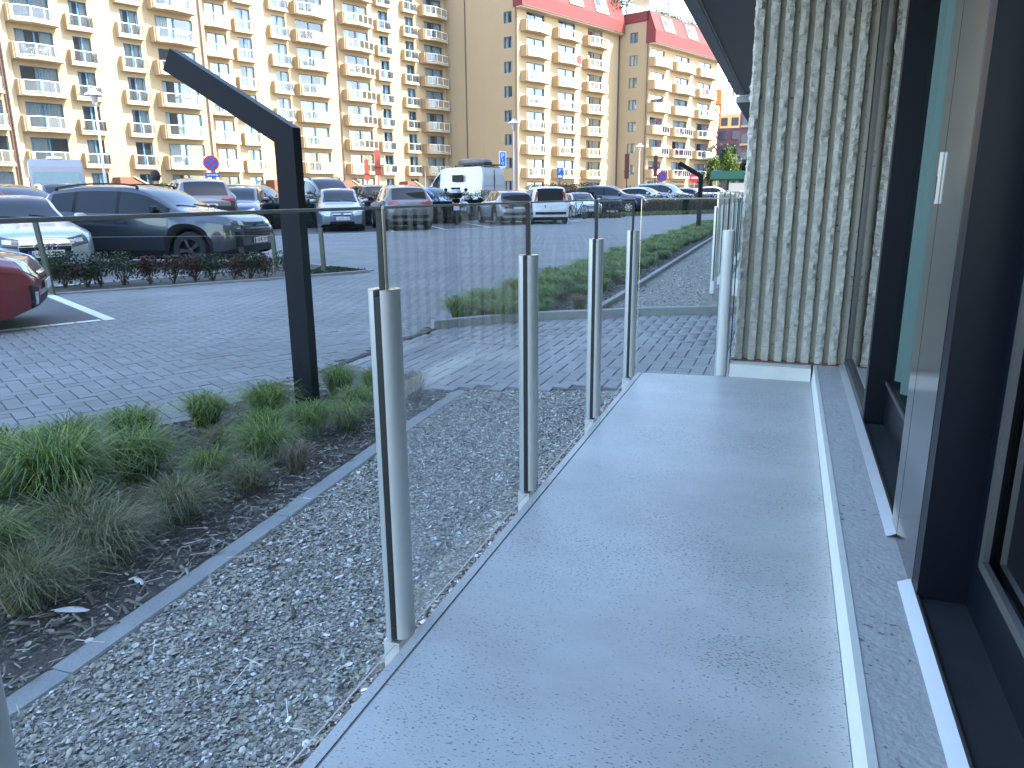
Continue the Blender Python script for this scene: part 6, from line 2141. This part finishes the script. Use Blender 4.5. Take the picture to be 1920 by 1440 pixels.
# ------------------------------------------------------------------ motorhome
mh = tag(empty('motorhome', (-28.3, 23.6, .35), R(90 - 128)), 'large beige-grey motorhome with wide windscreen at the far left', 'motorhome', 'large vans')
mh.scale = (.84, .84, .84)
b = MB()
prof = [(-3.3, .35), (-3.3, 2.55), (-3.1, 2.8), (1.6, 2.8), (2.15, 2.45), (2.75, 1.35), (3.3, 1.15), (3.4, .35)]
b.extr(prof, 1, -1.1, 1.1)
mo = b.build('body', 'camper_body', mh)
bv = mo.modifiers.new('bevel', 'BEVEL'); bv.width = .12; bv.segments = 3
MB().poly([(2.30, -.90, 2.18), (2.76, -.96, 1.42), (2.76, .96, 1.42), (2.30, .90, 2.18)], [(0, 1, 2, 3)]).build('windscreen', 'screen_green', mh).location = (.05, 0, .03)
for y in (-1.105, 1.105):
    for x0, x1, z0, z1 in ((-2.6, -1.8, 1.5, 1.95), (-1.0, -.2, 1.5, 1.95), (1.3, 2.1, 1.45, 2.0)):
        MB().box(x0, x1, y - .012, y + .012, z0, z1).build('side_window', 'car_glass', mh)
MB().box(-2.9, 1.9, -1.13, 1.13, .75, .85).build('side_trim', 'galvanised', mh)
MB().box(3.30, 3.44, -.6, .6, .62, .82).build('grille', 'black_plastic', mh)
for y in (-.85, .85): MB().box(3.28, 3.42, y - .18, y + .18, .70, .92).build('headlight', 'lamp_clear', mh)
for k in range(3): MB().box(-2 + 1.5 * k, -1.4 + 1.5 * k, -.3, .3, 2.8, 2.93).build('roof_hatch', 'plastic_white', mh)
ty, rm, dk = wheel_meshes(.34, .22, 6, 'alloy')
for x in (-2.2, 2.3):
    for sd in (1, -1):
        wo = link('wheel', ty, mh, (x, sd * 1.0, .34 - .0)); link('rim', rm, wo)
        if sd < 0: wo.rotation_euler = (0, 0, math.pi)

# ------------------------------------------------------------------ motorcycle
mc = tag(empty('motorcycle', (-13.35, 30.1, 0), R(90 + 24)), 'dark scooter-style motorcycle with grey top case seen from behind', 'motorcycle')
mc.scale = (1.08,) * 3
ty2, rm2, dk2 = wheel_meshes(.31, .15, 5, 'alloy_dark')
for nm, x in (('wheel', -.70), ('wheel', .75)):
    wo = link(nm, ty2, mc, (x, 0, .31)); link('rim', rm2, wo)
b = MB()
secs = [(-.95, .70, .84, .10), (-.75, .62, .92, .17), (-.35, .50, .86, .19), (-.05, .40, .80, .17), (.2, .38, .78, .15), (.42, .50, 1.02, .18), (.58, .62, 1.12, .20), (.72, .72, 1.02, .12)]
P = []
for x, z0, z1, w_ in secs:
    for t in range(10):
        a = 2 * math.pi * t / 10
        P.append((x, w_ * math.cos(a), (z0 + z1) / 2 + (z1 - z0) / 2 * math.sin(a)))
n = 10
b.poly(P, [(k * n + i, k * n + (i + 1) % n, (k + 1) * n + (i + 1) % n, (k + 1) * n + i) for k in range(len(secs) - 1) for i in range(n)] + [tuple(range(n)), tuple(range(len(P) - n, len(P)))], True)
b.build('fairing', P_black, mc)
MB().extr([(-.80, .90), (-.75, .98), (-.30, .95), (-.05, .84), (.15, .84), (.15, .80), (-.3, .84)], 1, -.15, .15).build('seat', 'black_plastic', mc)
MB().bar((.75, .09, .31), (.55, .09, 1.0), .05, .05).bar((.75, -.09, .31), (.55, -.09, 1.0), .05, .05).build('fork', 'alloy_dark', mc)
MB().tube((.50, -.40, 1.12), (.55, .40, 1.12), .018, n=8).build('handlebar', 'black_plastic', mc)
MB().extr([(.62, 1.05), (.66, 1.05), (.48, 1.42), (.45, 1.42)], 1, -.18, .18).build('windscreen', 'car_glass', mc)
for sd in (-1, 1):
    MB().bar((.50, sd * .22, 1.14), (.50, sd * .38, 1.30), .015, .015).build('mirror_arm', 'black_plastic', mc)
    MB().lathe([(.001, -.01), (.07, -.01), (.07, .01), (.001, .01)], 12, (.50, sd * .40, 1.33), 'x').build('mirror', 'black_plastic', mc)
b = MB().lathe([(.001, 1.02), (.22, 1.02), (.25, 1.12), (.24, 1.24), (.17, 1.33), (.001, 1.36)], 14, (-.78, 0, 0))
b.build('top_case', 'black_plastic', mc)
MB().lathe([(.245, 1.20), (.235, 1.245), (.17, 1.335)], 14, (-.78, 0, 0)).build('case_trim', P_lgrey, mc).scale = (1.02, 1.02, 1.003)
MB().bar((-.70, .14, .31), (.05, .14, .42), .09, .12).tube((-.9, -.17, .42), (-.1, -.17, .38), .055, .045, 10).build('exhaust', 'alloy_dark', mc)
MB().box(-1.02, -1.00, -.11, .11, .56, .74).build('number_plate', 'plate_white', mc)
MB().box(-1.0, -.96, -.12, .12, .76, .84).build('tail_light', 'lamp_red', mc)

# ------------------------------------------------------------------ bicycle and rack
bc = tag(empty('bicycle', (-9.9, 37.3, 0), R(68)), 'dark bicycle leaning beside the white boxy car', 'bicycle')
for x in (-.52, .52):
    w_ = MB().torus((x, 0, .34), .33, .022, 'y', 24, 6)
    wo = w_.build('wheel', 'tyre', bc)
    sp_ = MB()
    for k in range(8):
        a = math.pi * k / 8
        sp_.bar((x - .32 * math.cos(a), 0, .34 - .32 * math.sin(a)), (x + .32 * math.cos(a), 0, .34 + .32 * math.sin(a)), .004, .004)
    sp_.build('spokes', 'galvanised', wo)
MB().tube((-.52, 0, .34), (-.18, 0, .84), .016).tube((-.18, 0, .80), (.36, 0, .84), .016).tube((-.08, 0, .30), (-.20, 0, .88), .016).tube((-.08, 0, .30), (.36, 0, .84), .018).tube((.34, 0, .95), (.52, 0, .34), .016).tube((-.52, 0, .34), (-.08, 0, .30), .014).build('frame', 'paint_black', bc)
MB().tube((.30, -.28, 1.02), (.30, .28, 1.02), .014).tube((.34, 0, .92), (.30, 0, 1.02), .014).build('handlebar', 'black_plastic', bc)
MB().extr([(-.32, .90), (-.02, .92), (-.02, .95), (-.34, .96)], 1, -.07, .07).build('saddle', 'black_plastic', bc)
MB().torus((-.08, .04, .30), .09, .012, 'y', 14, 5).build('chainring', 'galvanised', bc)
rkk = tag(empty('bicycle_rack', (-9.0, 38.0, 0), R(68)), 'dark metal hoop rack at the edge of the bays', 'rack')
for k in range(3):
    x = .5 * k
    MB().tube((x, -.3, 0), (x, -.3, .85), .025).tube((x, .3, 0), (x, .3, .85), .025).tube((x, -.3, .85), (x, .3, .85), .025).build('hoop', 'paint_black', rkk)

# ------------------------------------------------------------------ person behind the SUV
def person(x, y, z, rz, label):
    me = bpy.data.meshes.new('person')
    J = [((0, 0, .95), .15), ((0, 0, 1.10), .14), ((0, 0, 1.28), .165), ((0, 0, 1.42), .15), ((0, 0, 1.50), .06), ((0, .01, 1.56), .06), ((0, .015, 1.66), .095), ((0, .01, 1.73), .085),
         ((.17, 0, 1.42), .065), ((.24, .02, 1.15), .048), ((.22, .12, .92), .035), ((.21, .16, .84), .035),
         ((-.17, 0, 1.42), .065), ((-.24, .02, 1.15), .048), ((-.22, .12, .92), .035), ((-.21, .16, .84), .035),
         ((.09, 0, .86), .10), ((.10, .02, .48), .065), ((.10, 0, .10), .045), ((.10, .12, .04), .04),
         ((-.09, 0, .86), .10), ((-.10, -.03, .48), .065), ((-.10, -.06, .10), .045), ((-.10, .06, .04), .04)]
    E = [(0, 1), (1, 2), (2, 3), (3, 4), (4, 5), (5, 6), (6, 7), (3, 8), (8, 9), (9, 10), (10, 11), (3, 12), (12, 13), (13, 14), (14, 15), (0, 16), (16, 17), (17, 18), (18, 19), (0, 20), (20, 21), (21, 22), (22, 23)]
    me.from_pydata([j[0] for j in J], E, [])
    o = bpy.data.objects.new('person', me); C.objects.link(o)
    o.modifiers.new('skin', 'SKIN'); s_ = o.modifiers.new('sub', 'SUBSURF'); s_.levels = 2; s_.render_levels = 2
    for i, j in enumerate(J):
        me.skin_vertices[0].data[i].radius = (j[1], j[1] * .8)
    me.skin_vertices[0].data[0].use_root = True
    dg = bpy.context.evaluated_depsgraph_get()
    m2 = bpy.data.meshes.new_from_object(o.evaluated_get(dg))
    bpy.data.objects.remove(o)
    for m_ in ('jacket', 'skin', 'denim'): m2.materials.append(MATS[m_])
    for p_ in m2.polygons:
        zc = p_.center.z
        p_.material_index = 1 if (zc > 1.49 or (zc < .93 and abs(p_.center.x) > .17)) else (2 if zc < .95 else 0)
        p_.use_smooth = True
    o = link('person', m2, None, (x, y, z), rz)
    hb = MB().lathe([(.001, 1.80), (.07, 1.785), (.105, 1.73), (.112, 1.66), (.10, 1.60), (.085, 1.56)], 14, (0, -.012, 0))
    hb.build('hair', 'hair_dark', o)
    for sd in (-1, 1): MB().lathe([(.001, 0), (.014, 0), (.014, .012)], 8, (sd * .035, .098, 1.665), 'y').build('eye', 'hair_dark', o)
    MB().poly([(-.015, .095, 1.63), (.015, .095, 1.63), (0, .125, 1.625), (0, .10, 1.67)], [(0, 1, 2), (0, 2, 3), (1, 3, 2)]).build('nose', 'skin', o)
    MB().box(-.025, .025, .09, .098, 1.598, 1.606).build('mouth', 'sign_red', o)
    return tag(o, label, 'person')
person(-13.9, 14.2, 0.02, R(-60), 'dark-haired person standing behind the dark grey SUV, only the head showing')

# ------------------------------------------------------------------ balcony furniture
def on_facade(s, d, z):
    p = FU * s + FN * d
    return (p.x, p.y, z)
def garden_chair(m):
    o = empty('garden_chair')
    MB().box(-.24, .24, -.22, .22, .40, .44).build('seat', m, o)
    MB().extr([(.20, .44), (.24, .44), (.34, .90), (.30, .90)], 1, -.22, .22).build('backrest', m, o)
    for sx in (-.2, .2):
        for sy in (-.19, .19): MB().bar((sx, sy, 0), (sx * .9, sy * .9, .42), .04, .04).build('leg', m, o)
    for sy in (-.24, .24): MB().bar((-.22, sy, .64), (.26, sy, .66), .04, .04).build('armrest', m, o)
    return o
def garden_table(m):
    o = empty('garden_table')
    MB().lathe([(.001, .70), (.42, .70), (.42, .73), (.001, .73)], 16).build('tabletop', m, o)
    for k in range(3):
        a = 2.1 * k
        MB().bar((.3 * math.cos(a), .3 * math.sin(a), 0), (.1 * math.cos(a), .1 * math.sin(a), .70), .04, .04).build('leg', m, o)
    return o
FUR = [(A0, 'w', 24.3, 72.6, 3, 5.03, 2.8, 'fourth balcony of the leftmost full column'), (A1, 'w', 53.6, 76.0, 5, 5.03, 2.8, 'sixth balcony above the bent lamp'),
       (A1, 'd', 54.8, 76.0, 4, 5.03, 2.8, 'fifth balcony right of the bent lamp'), (A1, 'b', 60.5, 76.0, 4, 5.03, 2.8, 'fifth balcony right of the second downpipe'),
       (A1, 'b', 60.9, 76.0, 1, 5.03, 2.8, 'second balcony above the maroon SUV'), (WB, 'b', 84.9, 63.5, 1, 4.56, 2.91, 'second balcony, middle column, first wing'),
       (WB, 'b', 91.6, 63.5, 1, 4.56, 2.91, 'second balcony, right column, first wing'), (WB, 'w', 78.3, 63.5, 2, 4.56, 2.91, 'third balcony, left column, first wing'),
       (VB, 'b', 107.0, 58.5, 0, 4.71, 3.05, 'first balcony above the distant bent lamp'), (VB, 'd', 107.2, 58.5, 3, 4.71, 3.05, 'fourth balcony, middle column, far wing')]
FM = {'w': 'plastic_white', 'b': 'brown_wood', 'd': 'black_plastic'}
FN_ = {'w': 'white', 'b': 'brown', 'd': 'black'}
protos = {}
for root, c_, s, d, k, z1, H, where in FUR:
    for j, (dx, dy) in enumerate(((0, -.15), (1.15, -.15))):
        key = ('c', c_)
        if key not in protos:
            protos[key] = garden_chair(FM[c_]); o = protos[key]
        else:
            o = copy_tree(protos[key])
        o.location = on_facade(s + dx, d + dy, z1 + H * k - 1.0)
        o.rotation_euler = (0, 0, FROT + (math.pi if j == 0 else 0) + .3)
        tag(o, '%s chair %s of the table, %s' % (FN_[c_], 'left' if j == 0 else 'right', where), 'chair', 'garden chairs on the balconies')
    key = ('t', c_)
    if key not in protos:
        protos[key] = garden_table(FM[c_]); o = protos[key]
    else:
        o = copy_tree(protos[key])
    o.location = on_facade(s + .58, d - .2, z1 + H * k - 1.0)
    tag(o, 'small round %s table on the %s' % (FN_[c_], where), 'table', 'garden tables on the balconies')
def towel(s, d, z, w, h, m, label):
    b = MB()
    n = 8
    P = []
    for i in range(n + 1):
        x = w * i / n
        dy = .03 * math.sin(i * 1.3)
        P += [(x, -.05 + dy, 0), (x, -.06 + dy, -h), ]
    b.poly(P, [(2 * i, 2 * i + 2, 2 * i + 3, 2 * i + 1) for i in range(n)], True)
    b.box(0, w, -.06, .04, 0.0, .02)
    o = b.build('towel', m, None, on_facade(s, d, z), FROT)
    tag(o, label, 'towel')
towel(87.0, 63.02, 4.56 + 2.91 * 5 + .03, .9, .95, 'towel_red', 'red and grey towel over the sixth-floor railing of the first wing')
towel(113.9, 57.75, 4.71 + 3.05 * 4 + .03, .8, .7, 'towel_red', 'red cloth over the fifth-floor railing of the far wing')
tag(MB().box(-.4, .4, -.15, .15, .3, .85).box(-.42, .42, -.17, .17, .27, .30).build('outdoor_unit', 'plastic_white', None, on_facade(37.6, 72.5, 4.03), FROT), 'white air-conditioning unit on the lowest balcony behind the no-stopping sign', 'air conditioner')

# ------------------------------------------------------------------ cranes and distant towers
def lattice(root, a, c_, w, m, seg, t=.12, nm='mast'):
    a, c_ = Vector(a), Vector(c_)
    d = (c_ - a); L = d.length; d.normalize()
    u = d.orthogonal().normalized(); v = d.cross(u)
    b = MB()
    cor = [u * w / 2 + v * w / 2, -u * w / 2 + v * w / 2, -u * w / 2 - v * w / 2, u * w / 2 - v * w / 2]
    for q in cor: b.bar(a + q, c_ + q, t, t)
    n = int(L / seg)
    for k in range(n):
        for i in range(4):
            p0 = a + d * (L * k / n) + cor[i]; p1 = a + d * (L * (k + 1) / n) + cor[(i + 1) % 4]
            b.bar(p0, p1, t * .6, t * .6)
    return b.build(nm, m, root)
cr1 = tag(empty('tower_crane', (-14.6, 150, 0)), 'orange lattice tower crane mast right of the far wing', 'crane')
lattice(cr1, (0, 0, 0), (0, 0, 17), 2.0, 'crane_orange', 2.0, .35)
MB().box(-1.6, 1.6, -1.6, 1.6, 17, 19.5).build('cab', 'crane_orange', cr1)
cr2 = tag(empty('tower_crane', (-14.0, 190, 0)), 'taller red lattice crane further off against the sky', 'crane')
lattice(cr2, (0, 0, 0), (0, 0, 36), 2.0, 'crane_red', 2.5, .22)
MB().box(-1.3, 1.3, -1.3, 1.3, 33, 35).build('cab', 'crane_red', cr2)
lattice(cr2, (-3, 0, 36.5), (6, 0, 36.5), 1.2, 'crane_red', 2.0, .16, 'jib')
cr3 = tag(empty('tower_crane', (-30, 170, 0)), 'orange crane jib crossing above the far roof', 'crane')
lattice(cr3, (-12, 0, 62), (12, 0, 47), 2.4, 'crane_orange', 2.4, .4, 'jib')
lattice(cr3, (12, 0, 0), (12, 0, 50), 2.0, 'crane_orange', 3.0, .3, 'mast')

def tower(name, x, y, w, d, h, m, label, nx, nz, wm='tower_window', rz=0.0, band=None):
    o = tag(empty(name, (x, y, 0), rz), label, 'building', 'distant buildings at the end of the road')
    MB().box(-w / 2, w / 2, -d / 2, d / 2, -.2, h).build('wall', m, o)
    wmsh = MB().box(-w / nx * .32, w / nx * .32, -.12, 0, -h / nz * .28, h / nz * .28).mesh('window', wm)
    bmsh = MB().box(-w / nx * .36, w / nx * .36, -.8, 0, -h / nz * .38, -h / nz * .28).mesh('balcony', 'facade_lip')
    for i in range(nx):
        for k in range(nz):
            p = (-w / 2 + w * (i + .5) / nx, -d / 2, h * (k + .5) / nz)
            link('window', wmsh, o, p)
            if band: link('balcony', bmsh, o, p)
    return o
t1 = tower('brick_tower', -2.2, 132, 11, 10, 13.5, 'tower_brick', 'purple-brown brick block with white balcony bands beside the column', 5, 5, rz=-.1, band=True)
MB().box(-3, 2.5, -3, 3, 13.5, 17.0).build('rooftop_plant', 'tower_brick', t1)
for k in range(4): MB().box(-4 + 2 * k, -3.2 + 2 * k, -4, -3.2, 13.5, 15.2).build('chimney', 'board_maroon', t1)
MB().tube((-2.5, 0, 17), (-2.5, 0, 20), .12, n=5).build('antenna', 'galvanised', t1)
t2 = tower('brick_tower', -8.6, 150, 9, 10, 12.5, 'tower_brick', 'dark shaded block behind the trees with small lit openings', 4, 5, band=False)
t3 = tower('yellow_building', -11.0, 178, 9, 8, 17.5, 'yellow_wall', 'yellow block topped by white boxes between the cranes', 4, 6)
MB().box(-3, 0, -4.2, -1, 17.5, 21).build('rooftop_room', 'plastic_white', t3)
